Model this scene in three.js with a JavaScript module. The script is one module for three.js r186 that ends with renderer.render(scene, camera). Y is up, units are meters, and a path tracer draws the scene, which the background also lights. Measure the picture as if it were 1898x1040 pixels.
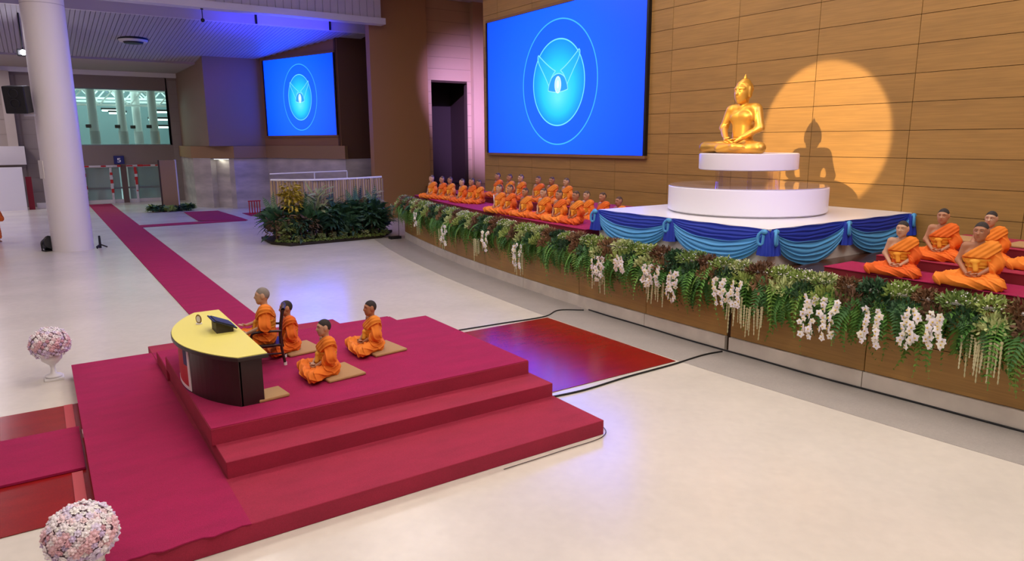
import * as THREE from 'three';
import { RoundedBoxGeometry } from 'three/addons/geometries/RoundedBoxGeometry.js';
import { mergeGeometries } from 'three/addons/utils/BufferGeometryUtils.js';
import { RectAreaLightUniformsLib } from 'three/addons/lights/RectAreaLightUniformsLib.js';

/* ------------------------------------------------------------------ camera, lights, exposure */
const scene = new THREE.Scene();
scene.background = new THREE.Color(0x000000);
RectAreaLightUniformsLib.init();
const renderer = new THREE.WebGLRenderer({ antialias: true });
renderer.toneMapping = THREE.LinearToneMapping;
renderer.toneMappingExposure = 1.0;
renderer.shadowMap.enabled = true;

const FPX = 1294.17, PITCH = 0.197535, YAW = 0.592306, ROLL = -0.005165, CAMH = 4.2;
const V3 = (x, y, z) => new THREE.Vector3(x, y, z);
const fwd = V3(Math.sin(YAW) * Math.cos(PITCH), -Math.sin(PITCH), -Math.cos(YAW) * Math.cos(PITCH));
const rt0 = V3(Math.cos(YAW), 0, Math.sin(YAW));
const up0 = rt0.clone().cross(fwd);
const rt = rt0.clone().multiplyScalar(Math.cos(ROLL)).addScaledVector(up0, Math.sin(ROLL));
const up = up0.clone().multiplyScalar(Math.cos(ROLL)).addScaledVector(rt0, -Math.sin(ROLL));
const camera = new THREE.PerspectiveCamera(2 * Math.atan(520 / FPX) * 180 / Math.PI, 1898 / 1040, 0.1, 200);
camera.position.set(0, CAMH, 0);
camera.quaternion.setFromRotationMatrix(new THREE.Matrix4().makeBasis(rt, up, fwd.clone().negate()));
scene.add(camera);
// photo pixel -> point on a horizontal, x = const or z = const plane
const ray = (x, y) => rt.clone().multiplyScalar((x - 949) / FPX).addScaledVector(up, -(y - 520) / FPX).add(fwd);
const onY = (x, y, h = 0) => { const d = ray(x, y); const t = (h - CAMH) / d.y; return V3(d.x * t, h, d.z * t); };
const onX = (x, y, X) => { const d = ray(x, y); const t = X / d.x; return V3(X, CAMH + d.y * t, d.z * t); };
const onZ = (x, y, Z) => { const d = ray(x, y); const t = Z / d.z; return V3(d.x * t, CAMH + d.y * t, Z); };

// ceiling panels of the main hall: [x, z, width, length, intensity]
const HALLH = 12;
const PANELS = [[3, 2, 5, 3, 6], [9, 1, 5, 3, 5.8], [-3, -3, 3, 3, 7], [4, -6, 4, 3, 6.5], [10, -6, 4, 3, 5.2], [14.2, -4, 2.4, 4, 4],
  [4, -15, 4, 3, 6], [10, -15, 4, 3, 4.5], [-4, -15, 3, 3, 6], [4, -25, 4, 3, 5], [11, -24, 4, 3, 3.5], [-4, -25, 3, 3, 5], [14.2, -14, 2.4, 4, 3]];
const LOBBY_FILL = [[-5.2, -43, 4, 4, 6.5], [-5.2, -52.8, 4, 4, 7]];  // unseen panels added outside the view to brighten the lobby
const WARM = 0xfff5ec, COOL = 0xf0e4f2;

/* ------------------------------------------------------------------ helpers */
let seed = 12345;
const rnd = () => { seed = (seed * 1664525 + 1013904223) >>> 0; return seed / 4294967296; };
const rr = (a, b) => a + (b - a) * rnd();
const used = {};
function numbered(n) { used[n] = (used[n] || 0) + 1; return used[n] === 1 ? n : n + '_' + String(used[n] - 1).padStart(3, '0'); }
function shade(o) { o.castShadow = true; o.receiveShadow = true; return o; }
function thing(name, label, category, pos = [0, 0, 0], turn = 0, group) {
  const o = new THREE.Group(); o.name = numbered(name); scene.add(o);
  o.position.set(...pos); o.rotation.y = turn; o.userData = { label, category };
  if (group) o.userData.group = group;
  return o;
}
function part(name, geo, mat, parent, pos, label) {
  const m = shade(new THREE.Mesh(geo, mat)); m.name = name; parent.add(m);
  if (pos) m.position.set(...pos);
  if (label) m.userData.label = label;
  return m;
}
function solo(name, geo, mat, label, category, group, pos) {
  const m = shade(new THREE.Mesh(geo, mat)); m.name = numbered(name); scene.add(m);
  if (pos) m.position.set(...pos);
  m.userData = { label, category }; if (group) m.userData.group = group;
  return m;
}
function struct(name, geo, mat, label, category, pos) {
  const m = shade(geo ? new THREE.Mesh(geo, mat) : new THREE.Group()); m.name = numbered(name); scene.add(m);
  if (pos) m.position.set(...pos);
  m.userData = { kind: 'structure', label, category };
  return m;
}
function copyThing(o, pos, turn, label, scale) {
  const c = o.clone(); c.name = numbered(o.name.replace(/_\d{3}$/, '')); scene.add(c);
  c.position.set(...pos); c.rotation.y = turn; if (scale) c.scale.setScalar(scale);
  c.userData = { ...o.userData }; if (label) c.userData.label = label;
  return c;
}
// box from min to max, uv in metres
function bx(x0, x1, y0, y1, z0, z1) {
  const w = Math.abs(x1 - x0), h = Math.abs(y1 - y0), d = Math.abs(z1 - z0);
  const g = new THREE.BoxGeometry(w, h, d); const u = g.attributes.uv, n = g.attributes.normal;
  for (let i = 0; i < u.count; i++) {
    const a = Math.abs(n.getX(i)) > .5 ? [d, h] : Math.abs(n.getY(i)) > .5 ? [w, d] : [w, h];
    u.setXY(i, u.getX(i) * a[0], u.getY(i) * a[1]);
  }
  g.translate((x0 + x1) / 2, (y0 + y1) / 2, (z0 + z1) / 2); return g;
}
const box = (w, h, d) => bx(-w / 2, w / 2, -h / 2, h / 2, -d / 2, d / 2);
const rbox = (w, h, d, r = .01, s = 2) => new RoundedBoxGeometry(w, h, d, s, r);
const cyl = (r0, r1, h, n = 20) => new THREE.CylinderGeometry(r1, r0, h, n);
const xf = (g, x = 0, y = 0, z = 0, rx = 0, ry = 0, rz = 0, s = 1) => {
  g.applyMatrix4(new THREE.Matrix4().compose(V3(x, y, z), new THREE.Quaternion().setFromEuler(new THREE.Euler(rx, ry, rz)), typeof s === 'number' ? V3(s, s, s) : V3(...s))); return g;
};
const tube = (pts, r, n = 24, m = 6) => new THREE.TubeGeometry(new THREE.CatmullRomCurve3(pts.map(p => V3(...p))), n, r, m);
// horizontal plate from a plan outline [[x, z]...] between y0 and y1; uv in metres
function plate(pts, y0, y1, bevel = 0) {
  const s = new THREE.Shape(pts.map(p => new THREE.Vector2(p[0], -p[1])));
  const g = new THREE.ExtrudeGeometry(s, { depth: y1 - y0 - bevel * 2, bevelEnabled: bevel > 0, bevelSize: bevel, bevelThickness: bevel, bevelSegments: 2, bevelOffset: -bevel, curveSegments: 24 });
  g.rotateX(-Math.PI / 2); g.translate(0, y0 + bevel, 0); return g;
}
function merge(list) {
  list = list.map(g => { const q = g.index ? g.toNonIndexed() : g; for (const k of Object.keys(q.attributes)) if (!['position', 'normal', 'uv'].includes(k)) q.deleteAttribute(k); return q; });
  return mergeGeometries(list);
}
/* textures */
function hash(i, j, s) { let h = (i * 374761393 + j * 668265263 + s * 1442695041) | 0; h = Math.imul(h ^ (h >>> 13), 1274126177); return ((h ^ (h >>> 16)) >>> 0) / 4294967296; }
function vnoise(x, y, px, py, s) {
  const i = Math.floor(x), j = Math.floor(y); let fx = x - i, fy = y - j; fx = fx * fx * (3 - 2 * fx); fy = fy * fy * (3 - 2 * fy);
  const h = (a, b) => hash(((a % px) + px) % px, ((b % py) + py) % py, s);
  return (h(i, j) * (1 - fx) + h(i + 1, j) * fx) * (1 - fy) + (h(i, j + 1) * (1 - fx) + h(i + 1, j + 1) * fx) * fy;
}
function fbm(u, v, fx, fy, s, oct = 4) { let a = 0, w = .5, t = 0; for (let o = 0; o < oct; o++) { a += w * vnoise(u * fx, v * fy, fx, fy, s + o); t += w; w *= .5; fx *= 2; fy *= 2; } return a / t; }
function tex(w, h, fn, srgb = true, rep = [1, 1]) {
  const d = new Uint8Array(w * h * 4);
  for (let y = 0; y < h; y++) for (let x = 0; x < w; x++) {
    const c = fn(x / w, y / h), o = (y * w + x) * 4;
    const c3 = typeof c === 'number' ? [c, c, c] : c;
    d[o] = Math.max(0, Math.min(255, c3[0])); d[o + 1] = Math.max(0, Math.min(255, c3[1])); d[o + 2] = Math.max(0, Math.min(255, c3[2])); d[o + 3] = 255;
  }
  const t = new THREE.DataTexture(d, w, h); t.wrapS = t.wrapT = THREE.RepeatWrapping; t.magFilter = THREE.LinearFilter; t.minFilter = THREE.LinearFilter;
  if (srgb) t.colorSpace = THREE.SRGBColorSpace; t.repeat.set(...rep); t.needsUpdate = true; return t;
}
const std = (color, roughness = .7, metalness = 0, extra = {}) => new THREE.MeshStandardMaterial({ color, roughness, metalness, ...extra });
const woodFn = (base, amp, s) => (u, v) => { const n = fbm(u, v, 4, 64, s, 4), m = fbm(u, v, 3, 6, s + 9, 3); const k = 1 + amp * (n - .5) * 1.6 + amp * (m - .5); return base.map(c => c * k); };
const woodTex = tex(512, 512, woodFn([168, 127, 66], .1, 3), true, [1 / 2.5, 1 / 1.3]);
const darkWoodTex = tex(256, 256, woodFn([78, 48, 36], .4, 7), true, [.5, 1]);
const floorTex = tex(512, 512, (u, v) => { const n = fbm(u, v, 5, 5, 21, 5), m = fbm(u, v, 60, 60, 22, 2); const k = .95 + .08 * n + .03 * m; return [218 * k, 210 * k, 197 * k]; }, true, [1 / 6, 1 / 6]);
const floorRough = tex(256, 256, (u, v) => 46 + 26 * fbm(u, v, 6, 6, 31, 4), false, [1 / 5, 1 / 5]);
const greyBandTex = tex(256, 256, (u, v) => { const k = .96 + .08 * fbm(u, v, 50, 50, 41, 2) + .06 * (fbm(u, v, 4, 4, 42) - .5); return [176 * k, 169 * k, 162 * k]; }, true, [1, 1]);
const marbleTex = tex(256, 256, (u, v) => { const n = fbm(u, v, 3, 9, 51, 5); const k = .82 + .3 * n; return [196 * k, 186 * k, 176 * k]; }, true, [.4, .4]);
const carpetBump = tex(256, 256, (u, v) => 255 * hash(u * 256, v * 256, 5), false, [3, 3]);
const carpetTex = (r, g, b, s) => tex(256, 256, (u, v) => { const k = .9 + .12 * fbm(u, v, 5, 12, s, 4) + .1 * (hash(u * 256, v * 256, s) - .5); return [r * k, g * k, b * k]; }, true, [.5, .5]);
const M = {
  floor: new THREE.MeshPhysicalMaterial({ map: floorTex, roughness: 1, roughnessMap: floorRough, specularIntensity: .9 }),
  greyBand: new THREE.MeshPhysicalMaterial({ map: greyBandTex, roughness: .3 }),
  marble: std(0xffffff, .35, 0, { map: marbleTex }),
  kerb: std(0xffffff, .45, 0, { map: tex(128, 128, (u, v) => { const k = .9 + .16 * fbm(u, v, 6, 6, 71, 4); return [222 * k, 212 * k, 198 * k]; }, true, [.5, .5]) }),
  wall: std(0xa89c94, .8), wallLight: std(0xc7c0bf, .75), ceil: std(0xb9b0ae, .8), white: std(0xe9e6e4, .5), offwhite: std(0xd8d2cc, .6),
  beam: std(0xcfc6c0, .65), slat: std(0xa8a0a4, .5), dark: std(0x15131a, .5), black: std(0x0c0b0d, .45),
  tan: std(0x9b7440, .7), brownWall: std(0xa5784c, .6), darkBrown: std(0x2f1c12, .6), groove: std(0x3c2612, .9),
  magenta: std(0xffffff, .95, 0, { map: carpetTex(176, 16, 82, 61), bumpMap: carpetBump, bumpScale: .004 }),
  crimson: std(0xffffff, .9, 0, { map: carpetTex(170, 37, 68, 63), bumpMap: carpetBump, bumpScale: .003 }),
  redMat: new THREE.MeshPhysicalMaterial({ map: carpetTex(150, 26, 22, 65), roughness: .2, specularIntensity: 1 }),
  maroon: std(0x7c1322, .8), darkWood: std(0xffffff, .4, 0, { map: darkWoodTex }), stageFloor: new THREE.MeshPhysicalMaterial({ map: darkWoodTex, roughness: .22 }),
  desk: std(0x2e1a1a, .35), deskEdge: std(0x2a2420, .4), yellow: std(0xe9dd70, .6), red: std(0xc01818, .5), navy: std(0x161c62, .5),
  cushion: std(0xb08a5c, .9), gold: new THREE.MeshStandardMaterial({ color: 0xcb9a40, roughness: .42, metalness: .68 }),
  blueDark: std(0x1836b0, .6), blueLight: std(0x52a2de, .6), metal: std(0xc9c9cf, .3, .8), glass: new THREE.MeshPhysicalMaterial({ color: 0xf4f2fa, roughness: .03, transmission: 1, thickness: 0, ior: 1.45 }),
};
const woodVar = [0, 1, 2, 3, 4].map(i => { const t = woodTex.clone(); t.offset.set(i * .37, i * .61); t.needsUpdate = true; const k = [.97, 1, 1.03, .95, 1.05][i]; return new THREE.MeshStandardMaterial({ map: t, roughness: .5, color: new THREE.Color(k, k, k) }); });

/* ------------------------------------------------------------------ implicit surfaces (bodies, cloth) */
function nets(f, mn, mx, c, colorFn) {
  const nx = Math.ceil((mx[0] - mn[0]) / c) + 1, ny = Math.ceil((mx[1] - mn[1]) / c) + 1, nz = Math.ceil((mx[2] - mn[2]) / c) + 1;
  const F = new Float32Array(nx * ny * nz); let o = 0;
  for (let k = 0; k < nz; k++) for (let j = 0; j < ny; j++) for (let i = 0; i < nx; i++) F[o++] = f(mn[0] + i * c, mn[1] + j * c, mn[2] + k * c);
  const id = new Int32Array(nx * ny * nz).fill(-1), P = [], I = [], sx = 1, sy = nx, sz = nx * ny;
  const E8 = [0, sx, sy, sx + sy, sz, sx + sz, sy + sz, sx + sy + sz], ED = [[0, 1], [2, 3], [4, 5], [6, 7], [0, 2], [1, 3], [4, 6], [5, 7], [0, 4], [1, 5], [2, 6], [3, 7]];
  for (let k = 0; k < nz - 1; k++) for (let j = 0; j < ny - 1; j++) for (let i = 0; i < nx - 1; i++) {
    const b = i + sy * j + sz * k; let m = 0; for (let e = 0; e < 8; e++) if (F[b + E8[e]] < 0) m |= 1 << e;
    if (m === 0 || m === 255) continue;
    let x = 0, y = 0, z = 0, n = 0;
    for (const [a, d] of ED) { if (((m >> a) & 1) === ((m >> d) & 1)) continue; const fa = F[b + E8[a]], fd = F[b + E8[d]], t = fa / (fa - fd);
      x += (a & 1) + t * ((d & 1) - (a & 1)); y += ((a >> 1) & 1) + t * (((d >> 1) & 1) - ((a >> 1) & 1)); z += ((a >> 2) & 1) + t * (((d >> 2) & 1) - ((a >> 2) & 1)); n++; }
    id[b] = P.length / 3; P.push(mn[0] + (i + x / n) * c, mn[1] + (j + y / n) * c, mn[2] + (k + z / n) * c);
  }
  const quad = (a, b, d, e, flip) => { if (a < 0 || b < 0 || d < 0 || e < 0) return; if (flip) I.push(a, e, d, a, d, b); else I.push(a, b, d, a, d, e); };
  for (let k = 1; k < nz - 1; k++) for (let j = 1; j < ny - 1; j++) for (let i = 1; i < nx - 1; i++) {
    const b = i + sy * j + sz * k, q = F[b] < 0;
    if (q !== F[b + sx] < 0) quad(id[b - sy - sz], id[b - sz], id[b], id[b - sy], !q);
    if (q !== F[b + sy] < 0) quad(id[b - sx - sz], id[b - sx], id[b], id[b - sz], !q);
    if (q !== F[b + sz] < 0) quad(id[b - sx - sy], id[b - sy], id[b], id[b - sx], !q);
  }
  const N = new Float32Array(P.length), e = c * .6, C = colorFn ? new Float32Array(P.length) : null;
  for (let v = 0; v < P.length; v += 3) {
    const x = P[v], y = P[v + 1], z = P[v + 2];
    const gx = f(x + e, y, z) - f(x - e, y, z), gy = f(x, y + e, z) - f(x, y - e, z), gz = f(x, y, z + e) - f(x, y, z - e), l = Math.hypot(gx, gy, gz) || 1;
    N[v] = gx / l; N[v + 1] = gy / l; N[v + 2] = gz / l;
    if (C) { const q = colorFn(x, y, z); C[v] = q[0]; C[v + 1] = q[1]; C[v + 2] = q[2]; }
  }
  const g = new THREE.BufferGeometry(); g.setAttribute('position', new THREE.Float32BufferAttribute(P, 3)); g.setAttribute('normal', new THREE.BufferAttribute(N, 3));
  if (C) g.setAttribute('color', new THREE.BufferAttribute(C, 3)); g.setIndex(I); return g;
}
const smin = (a, b, k) => { const h = Math.max(k - Math.abs(a - b), 0) / k; return Math.min(a, b) - h * h * k * .25; };
const smax = (a, b, k) => -smin(-a, -b, k);
function cap(x, y, z, c) { // c = [ax, ay, az, bx, by, bz, ra, rb]
  const bxx = c[3] - c[0], by = c[4] - c[1], bz = c[5] - c[2], px = x - c[0], py = y - c[1], pz = z - c[2];
  let t = (px * bxx + py * by + pz * bz) / (bxx * bxx + by * by + bz * bz + 1e-9); t = t < 0 ? 0 : t > 1 ? 1 : t;
  return Math.hypot(px - bxx * t, py - by * t, pz - bz * t) - (c[6] + (c[7] - c[6]) * t);
}
function ell(x, y, z, cx, cy, cz, a, b, d) { const X = (x - cx) / a, Y = (y - cy) / b, Z = (z - cz) / d, k = Math.hypot(X, Y, Z); return (k - 1) * Math.min(a, b, d) * (k < .2 ? 1 : 1); }
const uni = (prims, k, grow = 0) => (x, y, z) => { let d = 9; for (const p of prims) d = smin(d, cap(x, y, z, p), k); return d - grow; };
function mergeIdx(list) { // indexed geometries with position, normal, color
  const P = [], N = [], C = [], I = []; let o = 0;
  for (const g of list) { const p = g.attributes.position.array, n = g.attributes.normal.array, c = g.attributes.color.array; for (let i = 0; i < p.length; i++) { P.push(p[i]); N.push(n[i]); C.push(c[i]); } for (const i of g.index.array) I.push(i + o); o += p.length / 3; }
  const g = new THREE.BufferGeometry(); g.setAttribute('position', new THREE.Float32BufferAttribute(P, 3)); g.setAttribute('normal', new THREE.Float32BufferAttribute(N, 3)); g.setAttribute('color', new THREE.Float32BufferAttribute(C, 3)); g.setIndex(I); return g;
}

/* ------------------------------------------------------------------ lights of the hall */
const areaLight = (x, y, z, w, h, color, intensity, look) => {
  const l = new THREE.RectAreaLight(color, intensity, w, h); l.position.set(x, y, z); l.lookAt(...look); scene.add(l); l.castShadow = true; return l;
};
function ceilingPanel([x, z, w, l, k], y, color, label, group) {
  const t = thing('ceiling_light', label, 'ceiling light', [x, y, z], 0, group);
  part('frame', bx(-w / 2 - .06, w / 2 + .06, -.06, 0, -l / 2 - .06, l / 2 + .06), M.white, t);
  part('diffuser', bx(-w / 2, w / 2, -.075, -.06, -l / 2, l / 2), new THREE.MeshStandardMaterial({ color: 0xffffff, emissive: color, emissiveIntensity: 2.2 }), t);
  areaLight(x, y - .09, z, w, l, color, k, [x, 0, z + 1e-4]);
}
PANELS.forEach(p => ceilingPanel(p, HALLH, WARM, 'large square warm white light panel on the main hall ceiling', 'light panels of the main hall'));

/* ------------------------------------------------------------------ setting: shell */
struct('floor', bx(-9, 24, -.3, 0, -57, 10), M.floor, 'polished cream stone floor of the hall', 'floor');
struct('ceiling', bx(-9, 24, HALLH, HALLH + .3, -36.6, 10), M.ceil, 'high ceiling of the main hall', 'ceiling');
struct('wall_left', bx(-9.3, -9, 0, HALLH, -57, 10), M.wall, 'plain wall along the audience side', 'wall');
struct('wall_rear', bx(-9, 24, 0, HALLH, 10, 10.3), M.wall, 'plain wall behind the audience', 'wall');

// stage arc
const AC = 84.8, AR = 73.63, AZ = -11;
const arcX = (z, off = 0) => AC - Math.sqrt((AR - off) ** 2 - (z - AZ) ** 2);
function arcPlate(z0, z1, o0, o1, y0, y1, bevel = 0, n = 12) {
  const a = [], b = []; for (let i = 0; i <= n; i++) { const z = z0 + (z1 - z0) * i / n; a.push([arcX(z, o0), z]); b.push([arcX(z, o1), z]); }
  return plate([...a, ...b.reverse()], y0, y1, bevel);
}
const HS = 1.7, XW = 17.05;
{ // wood panelled stage wall with its panels
  const wr = struct('wall_right', bx(XW + .02, XW + .4, 0, HALLH, -27.5, 10), M.groove, 'warm brown wood panelled wall behind the stage', 'wall');
  const rowH = .6435, colW = 2.527, y0 = 2.463 - rowH * 2, zj = -8.645;
  const G1 = rbox(.03, rowH - .011, colW - .011, .004, 1); { const p = G1.attributes.position, u = G1.attributes.uv; for (let i = 0; i < p.count; i++) u.setXY(i, p.getZ(i) + 1.2, p.getY(i)); }
  const zs = [-27.5]; for (let i = 7; i > -4; i--) zs.push(zj - i * colW); zs.push(10);
  for (let c = 0; c + 1 < zs.length; c++) for (let r = 0; r < 17; r++) {
    const z0 = zs[c], z1 = zs[c + 1], ya = y0 + r * rowH, yb = Math.min(HALLH, ya + rowH); if (ya > HALLH - .1) continue;
    const full = Math.abs(z1 - z0 - colW) < .01 && yb - ya > rowH - .01;
    let g = G1; if (!full) { g = rbox(.03, yb - ya - .011, z1 - z0 - .011, .004, 1); const p = g.attributes.position, u = g.attributes.uv; for (let i = 0; i < p.count; i++) u.setXY(i, p.getZ(i), p.getY(i)); }
    part('panel', g, woodVar[(c * 3 + r * 2 + (c * r) % 3) % 5], wr, [XW + .005, (ya + yb) / 2, (z0 + z1) / 2]);
  }
}
{ // wall with the stage door, in an alcove beyond the screen
  const Z = -36.6, x0 = onZ(778, 200, Z).x, xd0 = onZ(800, 200, Z).x, xd1 = onZ(866, 200, Z).x, x1 = 23.4, yd = onZ(820, 153, Z).y;
  const w = struct('wall_door', merge([bx(x0, xd0, 0, HALLH, Z - .35, Z), bx(xd1, x1, 0, HALLH, Z - .35, Z), bx(xd0, xd1, yd, HALLH, Z - .35, Z)]), M.groove, 'pale wood panelled wall with a tall dark stage doorway', 'wall');
  const pale = std(0xb9956c, .6), rowH = .6435;
  for (let r = 0; r < 17; r++) {
    const ya = 1.176 + r * rowH, yb = Math.min(HALLH, ya + rowH) - .012; if (ya > 11.9) continue;
    const segs = ya > yd ? [[x0, x1]] : [[x0, xd0], [xd1, x1]];
    for (const [a, b] of segs) part('panel', bx(a + .006, b - .006, ya, Math.min(yb, ya < yd && yb > yd && segs.length > 1 ? yb : yb), Z, Z + .025), pale, w);
  }
  // dark room behind the doorway
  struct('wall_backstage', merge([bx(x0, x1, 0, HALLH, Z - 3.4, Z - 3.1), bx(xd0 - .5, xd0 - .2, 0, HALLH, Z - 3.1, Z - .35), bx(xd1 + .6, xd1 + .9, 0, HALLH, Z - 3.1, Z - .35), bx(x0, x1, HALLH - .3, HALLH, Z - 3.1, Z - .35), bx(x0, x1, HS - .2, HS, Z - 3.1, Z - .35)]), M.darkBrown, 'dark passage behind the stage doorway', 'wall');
  const pil = bx(xd1 + .25, xd1 + .95, HS, HALLH, Z + .03, Z + .35);
  struct('trim_1', pil, pale, 'pale wood pilaster beside the stage doorway', 'pilaster');
  struct('wall_alcove', merge([bx(23.4, 23.7, 0, HALLH, Z, -27.1), bx(XW + .4, 23.4, 0, HALLH, -27.5, -27.1)]), M.brownWall, 'side wall of the alcove beyond the stage', 'wall');
  const bw0 = onZ(692, 250, -36).x;
  struct('wall_brown', bx(bw0, x0 + .25, 0, HALLH, -36.5, -36), M.brownWall, 'broad plain brown wall beside the stage end', 'wall');
}
{ // beam over the lobby opening, with vertical boards
  const xe = onZ(707, 35, -35.3).x, b = struct('beam', bx(-9, xe, 10.42, HALLH, -35.7, -35.35), M.wallLight, 'boarded beam over the lobby opening with a pale lip', 'beam');
  let x = xe - .005; const bw = .385; while (x > -9) { part('board', rbox(bw - .02, HALLH - 10.42, .04, .006, 1), M.beam, b, [x - bw / 2, (10.42 + HALLH) / 2, -35.33]); x -= bw; }
  part('lip', bx(-9, xe + .12, 10.12, 10.42, -35.7, -35.05), M.offwhite, b);
  const xs0 = onZ(477, 36, -38.2).x, xs1 = onZ(610, 44, -38.2).x;
  part('cove_fascia', bx(-9, 17, 10.08, HALLH, -38.5, -38.3), M.beam, b);
  part('cove_panel', bx(xs0, xs1, 10.1, 11.6, -38.3, -38.24), M.white, b);
  for (const x of [xs0 - .05, xs1 + .05]) part('edge_strip', bx(x - .045, x + .045, 10.1, 11.6, -38.3, -38.2), M.dark, b);
  part('cove_cap', bx(-9, 17, HALLH, HALLH + .3, -38.5, -36.6), M.ceil, b);
}
{ // slatted lobby ceiling, sloping down from the beam
  const zA = -38.3, yA = 10.12, zB = -49.4, yB = 9.16, sl = (yA - yB) / (zA - zB);
  const c = struct('ceiling_lobby', null, null, 'slatted ceiling over the lobby, pale boards with open joints', 'ceiling');
  const ang = Math.atan(sl);
  const back = part('backing', bx(-9, 16.5, .07, .15, -Math.hypot(zA - zB, yA - yB), 0), M.wall, c, [0, yA, zA]); back.rotation.x = -ang;
  const geos = {};
  for (let x = -3.2; x < 15.6; x += .2) {
    let L = Math.hypot(zA - zB, yA - yB); if (x > 12.5) L = Math.max(1, Math.min(L, 9 - (x - 12.5) * 2.9 - .1)); const key = L.toFixed(2);
    geos[key] = geos[key] || bx(-.087, .087, 0, .05, -L, 0);
    const s = part('slat', geos[key], M.slat, c, [x, yA, zA]); s.rotation.x = -ang;
  }
  struct('ceiling_far', bx(-9, 10.2, 9.05, 9.3, -57, -49.4), M.wall, 'flat ceiling at the far end of the lobby', 'ceiling');
  struct('trim_2', bx(-9, 10, 8.75, 9.05, -57, -56.7), M.white, 'white strip along the top of the far wall', 'trim');
}
const rotd = 19 * Math.PI / 180, S2 = V3(12.525, 0, -47.227), D2 = V3(Math.sin(rotd), 0, Math.cos(rotd));
{ // lobby side: purple-lit block, angled screen wall, marble base
  const panelled = (name, geo, mat, label) => struct(name, geo, mat, label, 'wall');
  panelled('wall_block', bx(9.12, 13.2, 3.97, 9.6, -57, -47.2), std(0x8d705c, .6), 'square wood clad block above the lobby passage');
  const sw = panelled('wall_angled', bx(0, .3, 3.3, 11, 0, 7.55), std(0x94684a, .6), 'angled brown wall carrying the smaller screen'); sw.position.copy(S2); sw.rotation.y = rotd;
  panelled('wall_recess', bx(14.9, 18.6, 3.2, HALLH, -40.7, -40.1), std(0x5c3a24, .6), 'dark brown recess wall beside the smaller screen');
  panelled('wall_ledge', plate([[8.55, -50.3], [10.5, -47.0], [12.5, -47.0], [15.02, -39.65], [15.3, -39.9], [14, -57], [8.9, -57]].reverse(), 3.2, 3.96), std(0x9c7850, .6), 'wide brown band over the marble base of the lobby wall');
  const dn = [.838, -.545], n0 = [10.28, -47.55], n1 = [9.42, -48.85];
  panelled('wall_marble', plate([[8.62, -50.2], n1, [n1[0] + .45 * dn[0], n1[1] + .45 * dn[1]], [n0[0] + .45 * dn[0], n0[1] + .45 * dn[1]], n0, [10.5, -47.2], [12.6, -47.2], [15.1, -39.85], [18.6, -40.1], [18.6, -41], [14, -57], [9, -57]].reverse(), 0, 3.2), M.marble, 'pale marble base wall of the lobby');
  const t = thing('niche_light', 'bright strip light at the top of the marble niche', 'light', [(n0[0] + n1[0]) / 2 + .22 * dn[0], 3.14, (n0[1] + n1[1]) / 2 + .22 * dn[1]], Math.atan2(n0[0] - n1[0], n0[1] - n1[1]));
  part('housing', bx(-.1, .1, 0, .05, -.7, .7), M.white, t); part('tube', bx(-.05, .05, -.03, 0, -.65, .65), new THREE.MeshStandardMaterial({ color: 0xffffff, emissive: 0xeaf2e4, emissiveIntensity: 2 }), t);
  const l = new THREE.RectAreaLight(0xf0f4e6, 6, .2, 1.3); l.position.set(t.position.x, 3.08, t.position.z); l.lookAt(t.position.x, 0, t.position.z + 1e-4); scene.add(l);
}
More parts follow.
